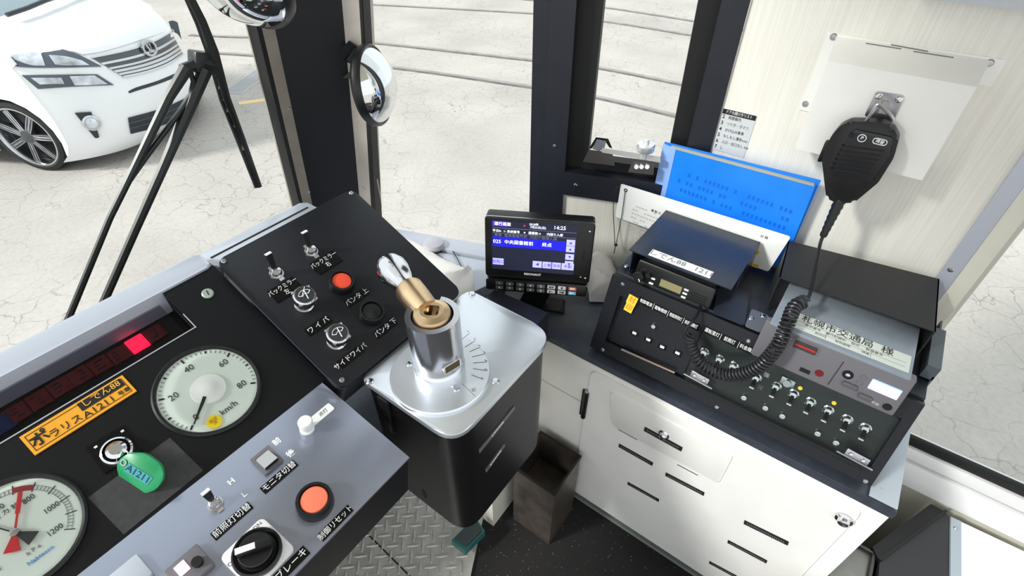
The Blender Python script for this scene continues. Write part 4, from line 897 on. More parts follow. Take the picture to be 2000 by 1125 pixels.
kx0, kx1 = ka.x-.001, kb_.x; ky1 = (ka.y+kb_.y)/2; ky0 = (kc.y+kd.y)/2
b = MB(); b.prism(rr(kx1-kx0, ky1-ky0, .004, 3, (kx0+kx1)/2, (ky0+ky1)/2), -.020, .004, None, .0015); b.obj('keypad', M_black2, mt)
b = MB(); b.ring(rr(kx1-kx0+.001, ky1-ky0+.001, .0045, 3, (kx0+kx1)/2, (ky0+ky1)/2), rr(kx1-kx0-.001, ky1-ky0-.001, .004, 3, (kx0+kx1)/2, (ky0+ky1)/2), .001, .0032); b.obj('keypad_edging', M_chrome, mt)
keys = [['1', '2', '3', '4', '5', '設定', '系', '運転'], ['6', '7', '8', '9', '0', '戻し', '確認', '乗降']]
for r_ in (0, 1):
    for c_ in range(8):
        u = kx0+(kx1-kx0)*(.135+.103*c_); v = ky0+(ky1-ky0)*(.70-.40*r_)
        colr = M_winkw if c_ == 7 else (mat('key_pale', (205, 206, 208), .4) if c_ in (5, 6) else mat('key_grey', (92, 94, 96), .4))
        if c_ == 7: colr = mat('key_red', (206, 90, 80), .4) if r_ == 0 else mat('key_teal', (90, 170, 196), .4)
        b = MB(); b.prism(rr((kx1-kx0)*.076, (ky1-ky0)*.27, .001, 2), 0, .0016); o = b.obj('key', colr, mt, T(u, v, .004)); text('legend', keys[r_][c_], (ky1-ky0)*(.26 if c_ < 5 else .2), M_winkw if c_ < 5 or c_ == 7 else M_ink, o, T(0, 0, .0018), bold=.0001)
sA, sB, sC = MP.at(966, 430), MP.at(1129, 443), MP.at(961, 524); sx0, sx1, sy1, sy0 = sC.x, sB.x, sA.y, sC.y
SW, SH = sx1-sx0, sy1-sy0
M_scr = emit('screen_dark', (26, 28, 46), .7); M_scb = emit('screen_blue', (22, 22, 205), 1.0); M_scw = emit('screen_white', (225, 228, 245), 1.0); M_scl = emit('screen_lilac', (150, 150, 235), 1.0); M_scv = emit('screen_violet', (62, 40, 225), 1.0); M_scg = emit('screen_grey', (92, 96, 112), .6); M_scr2 = emit('screen_red', (190, 40, 50), .8)
b = MB(); b.box((SW/2, SH/2, .0004), (SW, SH, .0008)); sc_ = b.obj('screen', M_scr, mt, T(sx0, sy0, 0))
def sbox(x0, y0, x1, y1, m, nm='screen_block'):
    b = MB(); b.box(((x0+x1)/2*SW, (y0+y1)/2*SH, .0010), ((x1-x0)*SW, (y1-y0)*SH, .0004)); return b.obj(nm, m, sc_)
def stx(s, x, y, size, m=M_scw, al='LEFT'): text('screen_text', s, size*SH, m, sc_, T(x*SW, y*SH, .0013), align=al)
sbox(.01, .49, .875, .68, M_scb); sbox(.01, .90, .19, .985, M_scv); stx('運行画面', .03, .94, .075)
for q in ((.01, .86, .99, .868), (.01, .755, .99, .762), (.16, .80, .163, .865), (.50, .80, .503, .96), (.50, .86, .99, .864)): sbox(*q, M_scg, 'screen_line')
stx('14:25', .72, .94, .10); stx('2018年\n 7月22日(日)', .44, .945, .055); sbox(.375, .92, .395, .95, M_scr2)
stx('平日0-  1- 系統番号    ※   運番数→      内回り入庫', .01, .80, .058); stx('車庫  電車事業所前  内回り循環入庫', .03, .715, .07, M_scg)
stx('025', .015, .585, .10); stx('中央図書館前', .15, .585, .088); stx('終点', .60, .585, .088)
for k, (y, s) in enumerate(((.66, '▲'), (.53, '▲'), (.37, '▼'), (.22, '▼'))): sbox(.885, y-.055, .985, y+.065, M_scl); stx(s, .935, y, .06, M_scv, 'CENTER')
for x0_, x1_, s in ((.01, .145, '始発に'), (.50, .61, '◀'), (.62, .725, '上書'), (.735, .84, '消去'), (.85, .995, '手動')):
    sbox(x0_, .10, x1_, .235, M_scl); stx(s, (x0_+x1_)/2, .165, .075, M_scv, 'CENTER')
q = MP.at(1040, 536); text('maker_name', 'RESONANT', .0062, M_winkw, mt, T(q.x, q.y, .0004), bold=.0001)
for p, m in (((1152, 452), M_winkw), ((1134, 541), mat('led_yellow', (190, 180, 60), .4)), ((1143, 543), M_winkw)):
    q = MP.at(*p); b = MB(); b.box((q.x, q.y, .0004), (.003, .0018, .0008)); b.obj('status_light', m, mt)
q = MP.at(1140, 500); b = MB(); b.box((q.x, q.y, .0003), (.0022, .022, .0008)); b.obj('card_slot', M_matte, mt)
mi = MP.M.inverted(); g = lambda x, y, h: mi @ ath(x, y, h)
b = MB(); b.hull([mi @ Vector(p) for p in ((.60, .47, CZ+.001), (.655, .35, CZ+.001), (.69, .37, CZ+.001), (.635, .49, CZ+.001))], [mi @ Vector(p) for p in ((.605, .465, CZ+.007), (.652, .357, CZ+.007), (.685, .373, CZ+.007), (.638, .483, CZ+.007))]); b.obj('stand_foot', M_black2, mt)
b = MB(); b.hull([(Wm*.42, ky0+.004, -.025), (Wm*.66, ky0+.004, -.025), (Wm*.66, ky0+.004, -.008), (Wm*.42, ky0+.004, -.008)], [mi @ Vector(p) for p in ((.625, .44, CZ+.006), (.645, .395, CZ+.006), (.66, .40, CZ+.006), (.64, .445, CZ+.006))]); b.obj('stand_arm', M_black2, mt)
# ------------------------------------------------------------------ cloths and the puck aerial
M_cloth = mat('white_cloth', (244, 240, 238), .9, bump=.3, bscale=500)
def fold(path, wid, hts, seed, z0):
    """a folded cloth: cross sections swept along a path, lumpy and closed"""
    r_ = random.Random(seed); rows = []
    for i, p in enumerate(path):
        t = (path[min(i+1, len(path)-1)]-path[max(i-1, 0)]); t.z = 0; t.normalize(); n = Vector((-t.y, t.x, 0)); row = []
        for k in range(17):
            a = math.pi*k/16; s = math.cos(a); hh = hts[i]*(math.sin(a)**.6)*(1+.16*math.sin(3.1*a+i*1.3+seed)+.08*math.sin(7*a+i*2.1))
            row.append(p+n*(wid[i]*s)+Vector((0, 0, max(0, hh))))
        row.append(p-n*(wid[i]*.5)); row.append(p+n*(wid[i]*.5)); row.append(row[0].copy()); rows.append(row)
    b = MB(); b.grid(rows)
    for e in (rows[0], rows[-1]): b.b.faces.new([b.b.verts.new(q) for q in e[:-1]])
    bmesh.ops.remove_doubles(b.b, verts=list(b.b.verts), dist=.0002); return b
SZ = CZ+.029
pp_ = [ath(x, y, 1.25-SZ) for x, y in ((778, 470), (808, 492), (838, 520), (870, 545), (900, 560), (925, 560))]
cs = smooth(pp_, 3); nn = len(cs)
b = fold(cs, [.016+.036*min(1, i/nn*1.3) for i in range(nn)], [.006+.030*(i/nn)**1.1*(1-.6*max(0, (i/nn-.8)/.2)) for i in range(nn)], 2, SZ)
tag(b.obj('white_cloth', M_cloth, sharp=70), 'rumpled white cloth lying between the switch box and the monitor', 'cloth')
pp_ = [ath(x, y, .708) for x, y in ((1150, 500), (1168, 530), (1176, 565), (1180, 590))]; cs = smooth(pp_, 3); nn = len(cs)
b = fold(cs, [.030]*nn, [.05]*nn, 5, CZ); tag(b.obj('white_cloth', M_cloth, sharp=70), 'white cloth stuffed between the monitor and the switch console', 'cloth')
q = ath(847, 476, 1.25-SZ-.012); q.z = SZ; pk = thing('puck_aerial', 'pale grey round puck aerial with a thin lead on the window shelf', 'aerial', T(*q))
b = MB(); b.lathe([(.0, .0008), (.021, .0008), (.021, .006), (0, .006)], None, 28); b.obj('base', M_black2, pk)
b = MB(); b.lathe([(.023, .005), (.024, .010), (.021, .016), (.012, .0195), (0, .0205)], None, 32); b.obj('cap', mat('puck_grey', (196, 194, 206), .3), pk)
b = MB(); w_ = [ath(x, y, 1.25-SZ-.003)-q for x, y in ((862, 478), (880, 486), (890, 500), (900, 518), (906, 532))]; b.tube(smooth([Vector((p.x, p.y, .003)) for p in w_], 4), .0012, 6); b.obj('lead', M_black2, pk)
b = MB(); w_ = [ath(x, y, .69) for x, y in ((932, 549), (940, 547), (950, 546))]; b.tube(w_, .0013, 6); tag(b.obj('lead', M_black2), 'short black lead between the white cloth and the monitor', 'cable')
# ------------------------------------------------------------------ switch console on the side counter
ua = Vector((.052, 0, .14)).normalized()
UPn = Panel(frame((.60, .262, .552), (0, -1, 0), ua)); UW = .461; UH = .147
sc = thing('switch_console', 'black console with rows of toggle switches under a clear cover on the side counter', 'console', UPn.M)
M_con = mat('console_side', (42, 46, 56), .42, noise=.15, scale=200, bump=.1, bscale=900)
I = UPn.I
def prof(y0, y1, pts, m, nm, par, inv_=I):
    b = MB(); b.hull([inv_ @ Vector((x, y0, z)) for x, z in pts], [inv_ @ Vector((x, y1, z)) for x, z in pts]); return b.obj(nm, m, par)
prof(.262, -.199, [(.614, .545), (.6655, .688), (.835, .688), (.835, .545)], M_con, 'body', sc)
fi = [UPn.at(*p) for p in ((1212, 570), (1755, 824), (1702, 914), (1181, 671))]
ix0 = (fi[0].x+fi[3].x)/2; ix1 = (fi[1].x+fi[2].x)/2; iy0 = (fi[2].y+fi[3].y)/2; iy1 = (fi[0].y+fi[1].y)/2
b = MB(); b.ring([(0, 0), (UW, 0), (UW, UH), (0, UH)], [(ix0, iy0), (ix1, iy0), (ix1, iy1), (ix0, iy1)], -.013, 0); b.obj('front_frame', M_panel, sc)
b = MB(); b.box(((ix0+ix1)/2, (iy0+iy1)/2, -.0125), (ix1-ix0+.004, iy1-iy0+.004, .002)); b.obj('inset_panel', mat('inset_dark', (24, 28, 31), .4), sc)
ZI = -.0115
for p in ((1216, 555), (1177, 683), (1462, 666), (1690, 940), (1400, 795)): panel_screw(UPn, sc, *p, r=.0036, m=M_steel)
# sealed left panel
xl = UPn.at(1340, 720).x
b = MB(); b.box(((ix0+xl)/2+.002, (iy0+iy1)/2, -.009), (xl-ix0-.006, iy1-iy0-.004, .004)); b.obj('sealed_panel', M_panel, sc)
for px, py in ((1240, 650), (1267, 663), (1294, 677), (1324, 689)):
    q = UPn.at(px, py, -.007); b = MB(); b.box((0, 0, .001), (.0135, .009, .002), bev=.0006); o = b.obj('slide_switch', M_lab, sc, T(q.x, q.y, -.007))
    b = MB(); b.box((0, .0003, .0024), (.0075, .0045, .002), bev=.0005); b.obj('slider', mat('slider_pale', (226, 236, 226), .4), o)
q = UPn.at(1278, 636, -.007); b = MB(); b.lathe([(.0045, 0), (.0045, .004), (.0035, .006), (0, .006)], None, 16); b.obj('sealed_screw', M_chrome, sc, T(q.x, q.y, -.007))
def row(a, c, hgt, words, size):
    p, q = UPn.at(*a, .001), UPn.at(*c, .001); m = (p+q)/2; L = (q-p).length; an = math.degrees(math.atan2(q.y-p.y, q.x-p.x)); M = T(m.x, m.y, 0) @ R(an, 'Z')
    b = MB(); b.box((0, 0, .0004), (L, hgt, .0012)); o = b.obj('label_row', M_lab, sc, M); n = len(words)
    for i, w in enumerate(words):
        text('lettering', w, size, M_winkw, o, T(-L/2+L*(i+.5)/n, 0, .0013), wide=.6 if len(w) > 4 else .76, bold=.00004)
        if i: b = MB(); b.box((-L/2+L*i/n, 0, .0011), (.0006, hgt*.95, .0006)); b.obj('divider', M_winkw, o)
row((1248, 585), (1365, 641), .0115, ['制御電源', '電動開閉', '側面照明灯', '後部標識灯'], .0072)
row((1374, 642), (1478, 690), .0115, ['運転室灯', '前照灯', '料金箱灯'], .0078)
# yellow seal
p = UPn.at(1231, 594, .001); b = MB(); b.box((0, .008, .0004), (.017, .016, .0008)); b.box((0, -.008, -.0022), (.015, .016, .0008)); b.hull([(-.008, .001, .0), (.008, .001, .0), (.008, -.002, -.0026), (-.008, -.002, -.0026)], [(-.008, .001, .0008), (.008, .001, .0008), (.008, -.002, -.0018), (-.008, -.002, -.0018)])
sl_ = b.obj('seal_sticker', mat('seal_yellow', (246, 208, 60), .5), sc, T(p.x, p.y, .0005) @ R(-6, 'Z'))
text('lettering', '封', .012, mat('seal_red', (214, 110, 30), .6), sl_, T(0, .008, .0011)); text('lettering', '印', .012, MATS['seal_red'], sl_, T(0, -.0085, -.0015))
# toggles beneath the clear cover
def ctog(px, py, L=.013, dn=True):
    q = UPn.at(px, py, ZI+.006); M = T(q.x, q.y, ZI)
    b = MB(); b.lathe([(.0080, 0), (.0080, .002), (.0062, .003), (.006, .006), (.0045, .0075), (0, .0075)], None, 18); o = b.obj('toggle_switch', M_chrome, sc, M)
    if dn:
        b = MB(); b.hull([(-.002, -.0015, .006), (.002, -.0015, .006), (.002, .0015, .006), (-.002, .0015, .006)], [(-.0033, -.002-L*.8, .009+L*.25), (.0033, -.002-L*.8, .009+L*.25), (.0033, .002-L*.8, .012+L*.25), (-.0033, .002-L*.8, .012+L*.25)]); b.obj('lever', M_grip, o)
        b = MB(); b.box((0, -.0025-L*.8, .0105+L*.25), (.0066, .0012, .0036)); b.obj('lever_tip', M_whitepl, o)
    return o
for p in ((1374, 690), (1404, 704), (1431, 717), (1476, 740), (1515, 757), (1549, 772), (1582, 788), (1617, 804), (1654, 822), (1690, 839)): ctog(*p)
for p in ((1453, 777), (1495, 797), (1528, 813), (1597, 847), (1633, 865)):
    q = UPn.at(*p, ZI+.004); b = MB(); b.lathe([(.0055, 0), (.0055, .003), (.004, .0055), (0, .006)], None, 16); b.box((0, 0, .006), (.0065, .0015, .001)); b.obj('round_screw', M_chrome, sc, T(q.x, q.y, ZI))
q = UPn.at(1538, 747, ZI+.004); b = MB(); b.box((0, 0, .002), (.020, .012, .004), bev=.001); b.cyl((0, 0, .003), (0, 0, .010), .0055); b.obj('push_switch', M_steel, sc, T(q.x, q.y, ZI))
for p in ((1563, 758), (1629, 787)):
    q = UPn.at(*p, .0045); b = MB(); b.lathe([(.003, 0), (.003, .0008), (0, .0008)], None, 16); b.obj('yellow_dot', mat('dot_yellow', (226, 206, 40), .5), sc, T(q.x, q.y, .0045))
for s, p in (('強', (1497, 733)), ('弱', (1484, 757))): q = UPn.at(*p, ZI+.001); text('lettering', s, .0085, M_winkw if s == '強' else MATS['grey_ink'], sc, T(q.x, q.y, ZI+.0008))
cx_ = xl+.004
b = MB(); cw = ix1-cx_-.002; ch = iy1-iy0+.002; b.box((cx_+cw/2, (iy0+iy1)/2-.002, .0035), (cw, ch, .002)); b.box((cx_+cw/2, (iy0+iy1)/2-.002-ch/2, -.003), (cw, .002, .013)); b.obj('clear_cover', M_acryl, sc)
for p in ((1366, 738), (1674, 893)):
    q = UPn.at(*p, .005); b = MB(); b.box((0, 0, .0005), (.030, .012, .0016), bev=.0004); h = b.obj('cover_hinge', M_steel, sc, T(q.x, q.y, .0045) @ R(-3, 'Z'))
    for sx in (-.008, .008): screw(.0032).obj('screw', M_chrome, h, T(sx, 0, .0012))
    b = MB(); b.cyl((-.024, -.008, -.002), (.024, -.008, -.002), .002, seg=10); b.obj('hinge_barrel', M_brass if False else M_steel, h)
p, q = UPn.at(1214, 682, .002), UPn.at(1318, 728, .002); b = MB(); b.cyl((p.x, p.y, .002), (q.x, q.y, .002), .0024, seg=10); b.obj('panel_hinge', mat('hinge_brown', (150, 132, 122), .35, .8), sc)

# ------------------------------------------------------------------ radio, its bracket hood
M_hood = mat('hood_blue_black', (44, 52, 68), .26, noise=.08, scale=100)
rh = thing('radio_hood', 'dark blue-black sheet metal hood over the radio with a white name strip', 'hood', T(.653, .16, .69))
hx1 = .80-.653; ya, yb_ = .2415-.16, .0745-.16
b = MB(); b.box((hx1/2, (ya+yb_)/2, .0591), (hx1, ya-yb_, .0018)); b.obj('top_sheet', M_hood, rh)
b = MB(); b.box((hx1/2+.008, ya-.001, .03), (hx1-.016, .0018, .058)); b.box((hx1/2+.012, ya+.008, .0035), (hx1-.03, .018, .002)); b.obj('left_side', M_hood, rh)
b = MB(); b.box((hx1/2+.03, yb_+.001, .03), (hx1-.06, .0018, .058)); b.obj('right_side', M_hood, rh)
o = screw(.004).obj('screw', M_steel, rh, T(.025, ya+.009, .0045))
ff = Panel(frame((.653, .16, .7501), (0, -1, 0), (1, 0, 0)))
c = [ff.at(*p) for p in ((1275, 487), (1394, 532), (1386, 544), (1266, 498))]; m = sum(c, Vector())/4; L = (c[1]-c[0]).length; an = math.atan2((c[1]-c[0]).y, (c[1]-c[0]).x)
NM = Matrix(((0, 1, 0, 0), (-1, 0, 0, 0), (0, 0, 1, .0601), (0, 0, 0, 1))) @ T(m.x, m.y, 0) @ R(math.degrees(an), 'Z')
b = MB(); b.box((0, 0, .0003), (L, (c[3]-c[0]).length*1.0, .0006)); ns = b.obj('name_strip', M_paper, rh, NM)
text('lettering', 'しでん88   1211', .0155, mat('pencil_grey', (138, 136, 142), .7), ns, T(0, 0, .0008))
RD = Panel(frame((.655, .226, .6955), (0, -1, 0), Vector((.28, 0, 1)))); rw, rhh = .130, .036
rd = thing('radio', 'black two-way radio with knob, amber display and lit buttons under the hood', 'radio', RD.M)
b = MB(); b.prism(rr(rw, rhh, .004, 3, rw/2, rhh/2), -.008, .0, None, .002); b.box((rw/2, rhh/2, -.06), (rw-.01, rhh-.004, .105)); b.obj('body', M_black2, rd)
rq = lambda px, py: RD.at(px, py, 0)
q = rq(1251, 537); b = MB(); b.lathe([(.0095, 0), (.0088, .011), (.0075, .012), (0, .012)], None, 24); k_ = b.obj('volume_knob', M_black2, rd, T(q.x, q.y, 0)); b = MB(); b.box((.0, -.006, .0122), (.0014, .005, .0006)); b.obj('knob_mark', M_winkw, k_, R(40, 'Z'))
q = rq(1268, 536); b = MB(); b.lathe([(.0045, 0), (.0045, .007), (0, .007)], None, 18); b.obj('socket', M_black2, rd, T(q.x, q.y, 0))
c = [rq(*p) for p in ((1290, 543), (1334, 561), (1330, 576), (1287, 557))]; m = sum(c, Vector())/4
b = MB(); b.box((m.x, m.y, .0005), (.036, .0125, .0015)); b.obj('display', mat('lcd_amber', (140, 134, 96), .25), rd)
for p in ((1276, 544), (1272, 553), (1341, 566), (1338, 573), (1335, 580)):
    q = rq(*p); b = MB(); b.box((q.x, q.y, .001), (.0075, .0032, .0022), bev=.0006); b.obj('button', M_whitepl, rd)
q0 = rq(1362, 585)
for k in range(4): b = MB(); b.box((q0.x, q0.y+.008-k*.0045, .0006), (.028, .0018, .0014)); b.obj('grille_slat', M_matte, rd)
# mounting plate with holes beside the radio
b = MB(); b.prism(rpoly([(max(.654, ath(x, y, .5575).x), ath(x, y, .5575).y) for x, y in ((1375, 640), (1402, 552), (1462, 575), (1437, 668))], .006), .6925, .6945); tag(b.obj('mounting_plate', mat('plate_navy', (44, 50, 64), .4)), 'dark mounting plate lying on the console between radio hood and recorder', 'plate')
b = MB(); P = rpoly([(max(.654, ath(x, y, .556).x), ath(x, y, .556).y) for x, y in ((1446, 652), (1468, 604), (1502, 618), (1478, 668))], .005); b.prism(P, .6928, .6955); kp_ = tag(b.obj('mounting_plate', mat('plate_greyblue', (104, 108, 120), .4)), 'grey-blue plate with two screws beside the grey recorder', 'plate')
for p in ((1467, 622), (1490, 617)): v = ath(*p, .5545); screw(.0042).obj('screw', M_chrome, kp_, T(v.x, v.y, .6955))

# ------------------------------------------------------------------ grey recorder and its black cover
dx = .624
dn = thing('journey_recorder', 'grey recorder box with a white paper label and a small lilac display', 'recorder', T(dx, -.077, .69))
yl, yr_ = .012+.077, -.166+.077
b = MB(); b.box((.068, (yl+yr_)/2, .0275), (.125, yl-yr_-.006, .045), bev=.001); b.obj('casing', mat('recorder_grey', (150, 160, 172), .38, .2, noise=.03, scale=60), dn)
DP = Panel(frame((dx-.006, .015, .678), (0, -1, 0), Vector((.012, 0, .06)))); DI = Matrix.Translation((-dx, .077, -.69)) @ DP.M
dw, dh = .185, .063
b = MB(); b.prism(rr(dw, dh, .003, 3, dw/2, dh/2), -.012, 0, DI, .0015); b.obj('front_panel', M_greyd, dn)
D = lambda px, py: DP.at(px, py, 0)
def dpart(name, b, m, q, par=dn, z=0): return b.obj(name, m, par, DI @ T(q.x, q.y, z))
q = D(1573, 678); b = MB(); b.ring(rr(.034, .017, .003, 3), rr(.030, .013, .002, 3), -.001, .0012); cs_ = dpart('card_slot', b, M_greyd, q)
b = MB(); b.box((0, 0, .0003), (.030, .013, .0008)); b.obj('slot_dark', mat('slot_dark', (60, 54, 56), .5), cs_); b = MB(); b.box((0, -.001, .0009), (.027, .0022, .001)); b.obj('slot_red', mat('slot_red', (212, 40, 36), .4), cs_)
q = D(1600, 729); b = MB(); b.lathe([(.0055, 0), (.005, .001), (.004, .001), (0, .0008)], None, 18); dpart('eject_button', b, mat('dark_red', (110, 16, 22), .3), q)
q = D(1572, 724); b = MB(); b.box((0, 0, .0004), (.013, .006, .0012)); dpart('recess', b, M_matte, q)
a, c = D(1648, 706), D(1617, 751); b = MB(); m = (a+c)/2; b.box((0, 0, .0003), ((c-a).length, .0007, .0008), R(math.degrees(math.atan2((c-a).y, (c-a).x)), 'Z')); dpart('panel_joint', b, M_matte, m)
q = D(1656, 732); b = MB(); b.lathe([(.0068, 0), (.006, .0016), (.0045, .0016), (.004, .0006), (0, .0006)], None, 24); jk = dpart('round_jack', b, M_black2, q); b = MB(); b.lathe([(.0036, .0006), (.003, .0024), (0, .003)], None, 18); b.obj('jack_centre', M_chrome, jk)
for p in ((1687, 737), (1679, 747)): q = D(*p); b = MB(); b.lathe([(.0034, 0), (.003, .0014), (0, .0018)], None, 16); dpart('small_button', b, M_greyd, q)
q = D(1728, 760); b = MB(); b.prism(rr(.034, .016, .001, 2), 0, .0010); dpy = dpart('display', b, emit('display_lilac', (196, 170, 240), .95), q, z=.0002)
b = MB(); b.box((0, .0075, .0011), (.034, .001, .0004)); b.obj('display_edge', emit('display_cyan', (90, 190, 245), .9), dpy)
for px, py, w in ((1660, 752, .018), (1690, 775, .016)): q = D(px, py); b = MB(); b.box((0, 0, .002), (w, .007, .004), bev=.001); dpart('slide_key', b, mat('key_dark_grey', (96, 94, 98), .4), q)
q = D(1733, 795); b = MB(); b.lathe([(.0055, 0), (.0048, .001), (.0035, .0008), (0, .0014)], None, 18); dpart('reset_button', b, M_black2, q)
for p in ((1705, 785), (1713, 789)): q = D(*p); b = MB(); b.box((0, 0, .0003), (.004, .0035, .0006)); dpart('key_print', b, mat('print_grey', (170, 168, 172), .6), q)
TP = Panel(frame((dx, -.077, .7402), (0, -1, 0), (1, 0, 0)))
c = [TP.at(*p) for p in ((1536, 612), (1777, 696), (1772, 735), (1522, 636))]; 
lx0 = .010-.077+.0; 
w_ = .158; h_ = .034; LM = T(.030, -.003, .0503) @ Matrix(((0, 1, 0, 0), (-1, 0, 0, 0), (0, 0, 1, 0), (0, 0, 0, 1)))
b = MB(); b.box((0, 0, .0003), (w_, h_, .0006)); lb = b.obj('paper_label', mat('paper_greenish', (226, 232, 226), .7), dn, LM)
text('lettering', '札幌市交通局  様', .0165, M_ink, lb, T(.002, .0085, .0007), wide=.92)
for y_, s, z_ in ((-.0035, '車両番号    運行記録計    型式     製造番号', .0052), (-.012, '取付日        有効期限          検査', .0048)): text('small_print', s, z_, MATS['grey_ink'], lb, T(0, y_, .0007))
b = MB(); b.box((0, .0, .0006), (w_*.94, .0005, .0003)); b.box((0, -.0085, .0006), (w_*.94, .0005, .0003)); b.box((-.02, -.0085, .0006), (.0005, .016, .0003)); b.box((.035, -.0085, .0006), (.0005, .016, .0003)); b.obj('ruled_lines', MATS['grey_ink'], lb)
rc = thing('recorder_cover', 'matt black sheet cover over the back of the grey recorder against the wall', 'cover', T(.77, -.075, .692))
kx = [ath(x, y, .49) for x, y in ((1540, 470), (1835, 545), (1828, 648), (1522, 541))]; kx[0].x = min(kx[0].x, .84)
b = MB(); b.hull([p-Vector((.77, -.075, .692))-Vector((0, 0, .0018)) for p in kx], [p-Vector((.77, -.075, .692)) for p in kx]); b.obj('cover_top', mat('cover_black', (38, 39, 42), .55, noise=.1, scale=200), rc)
for i0, i1, nm in ((0, 3, 'cover_side'), (1, 2, 'cover_side')):
    A, B = kx[i0], kx[i1]; o_ = Vector((.77, -.075, .692)); s_ = Vector((0, .0018 if i0 else -.0018, 0))
    b = MB(); b.hull([A-o_, B-o_, B-o_+s_, A-o_+s_], [Vector((A.x, A.y, .694))-o_, Vector((B.x, B.y, .694))-o_, Vector((B.x, B.y, .694))-o_+s_, Vector((A.x, A.y, .694))-o_+s_]); b.obj(nm, MATS['cover_black'], rc)
# end plate of the console beside the recorder
b = MB(); b.hull([Vector(p) for p in ((.70, -.1992, .55), (.835, -.1992, .55), (.835, -.1992, .70), (.70, -.1992, .70))], [Vector(p) for p in ((.70, -.2015, .55), (.835, -.2015, .55), (.835, -.2015, .70), (.70, -.2015, .70))]); b.hull([Vector(p) for p in ((.70, -.186, .693), (.70, -.2015, .693), (.79, -.2015, .693), (.79, -.186, .693))], [Vector(p) for p in ((.70, -.186, .716), (.70, -.2015, .716), (.79, -.2015, .716), (.79, -.186, .716))])
tag(b.obj('end_plate', mat('end_plate_grey', (88, 96, 104), .4)), 'dark grey end plate closing the console at its near end', 'plate')

# ------------------------------------------------------------------ papers behind the radio
dc = thing('document_card', 'white printed document card standing behind the radio hood with a cord through its hole', 'document', T(.808, .19, .70))
CXp = .808; CP_ = Panel(Matrix(((0, 0, -1, CXp), (-1, 0, 0, .19), (0, 1, 0, .70), (0, 0, 0, 1))))
cq = lambda px, py: CP_.at(px, py, 0)
P = [cq(1212, 358), cq(1190, 502), cq(1490, 556), cq(1545, 462)]; P[1].y = -.005; P[2].y = max(P[2].y, -.004)
CMx = Matrix(((0, 0, -1, 0), (-1, 0, 0, 0), (0, 1, 0, 0), (0, 0, 0, 1)))
b = MB(); b.prism(rpoly([(p.x, p.y) for p in P], .004, 2), 0, .0016, CMx); b.obj('sheet', M_paper, dc)
rl = MB(); rnd2 = random.Random(3)
for i in range(9):
    y_ = P[0].y-.035-i*.0085
    for j in range(22):
        if rnd2.random() < .35: continue
        rl.box((P[0].x+.035+j*.006, y_-(j*.0002), .0018), (.0042, .0022, .0003), CMx)
o = rl.obj('print', mat('paper_print', (196, 196, 198), .8), dc); o['kind'] = 'stuff'
for s, px, py in (('運 転 士', 1282, 413), ('日 程', 1493, 462)): q = cq(px, py); text('lettering', s, .0055, MATS['dark_grey_ink'], dc, CMx @ T(q.x, q.y, .0020))
for p, w in (((1478, 492), .008), ((1476, 518), .010)): q = cq(*p); b = MB(); b.box((q.x, q.y, .0019), (w, .007, .0005), CMx); b.obj('yellow_mark', mat('mark_yellow', (240, 206, 60), .6), dc)
q = cq(1223, 371); b = MB(); b.lathe([(.0036, .0005), (.0036, .0022), (.0018, .0022), (.0018, .0005)], CMx @ T(q.x, q.y, 0), 16); b.obj('eyelet', mat('eyelet_dark', (80, 30, 34), .4, .5), dc)
b = MB(); lp = [cq(*p) for p in ((1223, 371), (1216, 420), (1206, 470), (1203, 476), (1201, 440), (1200, 395), (1205, 368), (1214, 360))]
b.tube([CMx @ Vector((p.x, p.y, z_)) for p, z_ in zip(smooth(lp, 5), [.004]*99)], .0008, 6); q = cq(1205, 476); b.sphere(CMx @ Vector((q.x, q.y, .005)), .0035, seg=12); e = cq(1201, 493); b.tube([CMx @ Vector((q.x, q.y, .005)), CMx @ Vector((e.x, e.y, .005))], .0009, 6); b.obj('cord', mat('cord_dark', (58, 54, 56), .7), dc)
bf = thing('blue_folder', 'bright blue clear plastic folder standing behind the white document', 'folder', T(.835, .15, .70))
BXp = .835; BP = Panel(Matrix(((0, 0, -1, BXp), (-1, 0, 0, .15), (0, 1, 0, .70), (0, 0, 0, 1)))); bq = lambda px, py: BP.at(px, py, 0)
P = [bq(1297, 278), bq(1275, 400), bq(1530, 500), bq(1603, 354)]; P[1].y = -.004; P[2].y = -.004; P[1].x = P[0].x; P[2].x = P[3].x
m = bpy.data.materials.new('blue_vinyl'); m.use_nodes = True; bb_ = m.node_tree.nodes['Principled BSDF']; bb_.inputs['Base Color'].default_value = lin((22, 122, 232)); bb_.inputs['Roughness'].default_value = .28
bb_.inputs['Subsurface Weight'].default_value = 0
tc = m.node_tree.nodes.new('ShaderNodeTexCoord'); nz = m.node_tree.nodes.new('ShaderNodeTexNoise'); nz.inputs['Scale'].default_value = 14; r_ = m.node_tree.nodes.new('ShaderNodeValToRGB'); r_.color_ramp.elements[0].color = lin((14, 118, 236)); r_.color_ramp.elements[1].color = lin((44, 150, 250)); m.node_tree.links.new(tc.outputs['Object'], nz.inputs[0]); m.node_tree.links.new(nz.outputs[0], r_.inputs[0]); m.node_tree.links.new(r_.outputs[0], bb_.inputs[0])
b = MB(); b.prism([(p.x, p.y) for p in P], -.004, -.0025, CMx); b.obj('back_cover', m, bf)
s0, s1 = bq(1300, 280), bq(1322, 284); spw = .022
b = MB(); P2 = [Vector((p.x, p.y, 0)) for p in P]; P2[0] += Vector((spw, -.004, 0)); P2[1] += Vector((spw, 0, 0)); P2[3] += Vector((-.004, -.006, 0)); b.prism([(p.x, p.y) for p in P2], .001, .0022, CMx); b.obj('front_cover', m, bf)
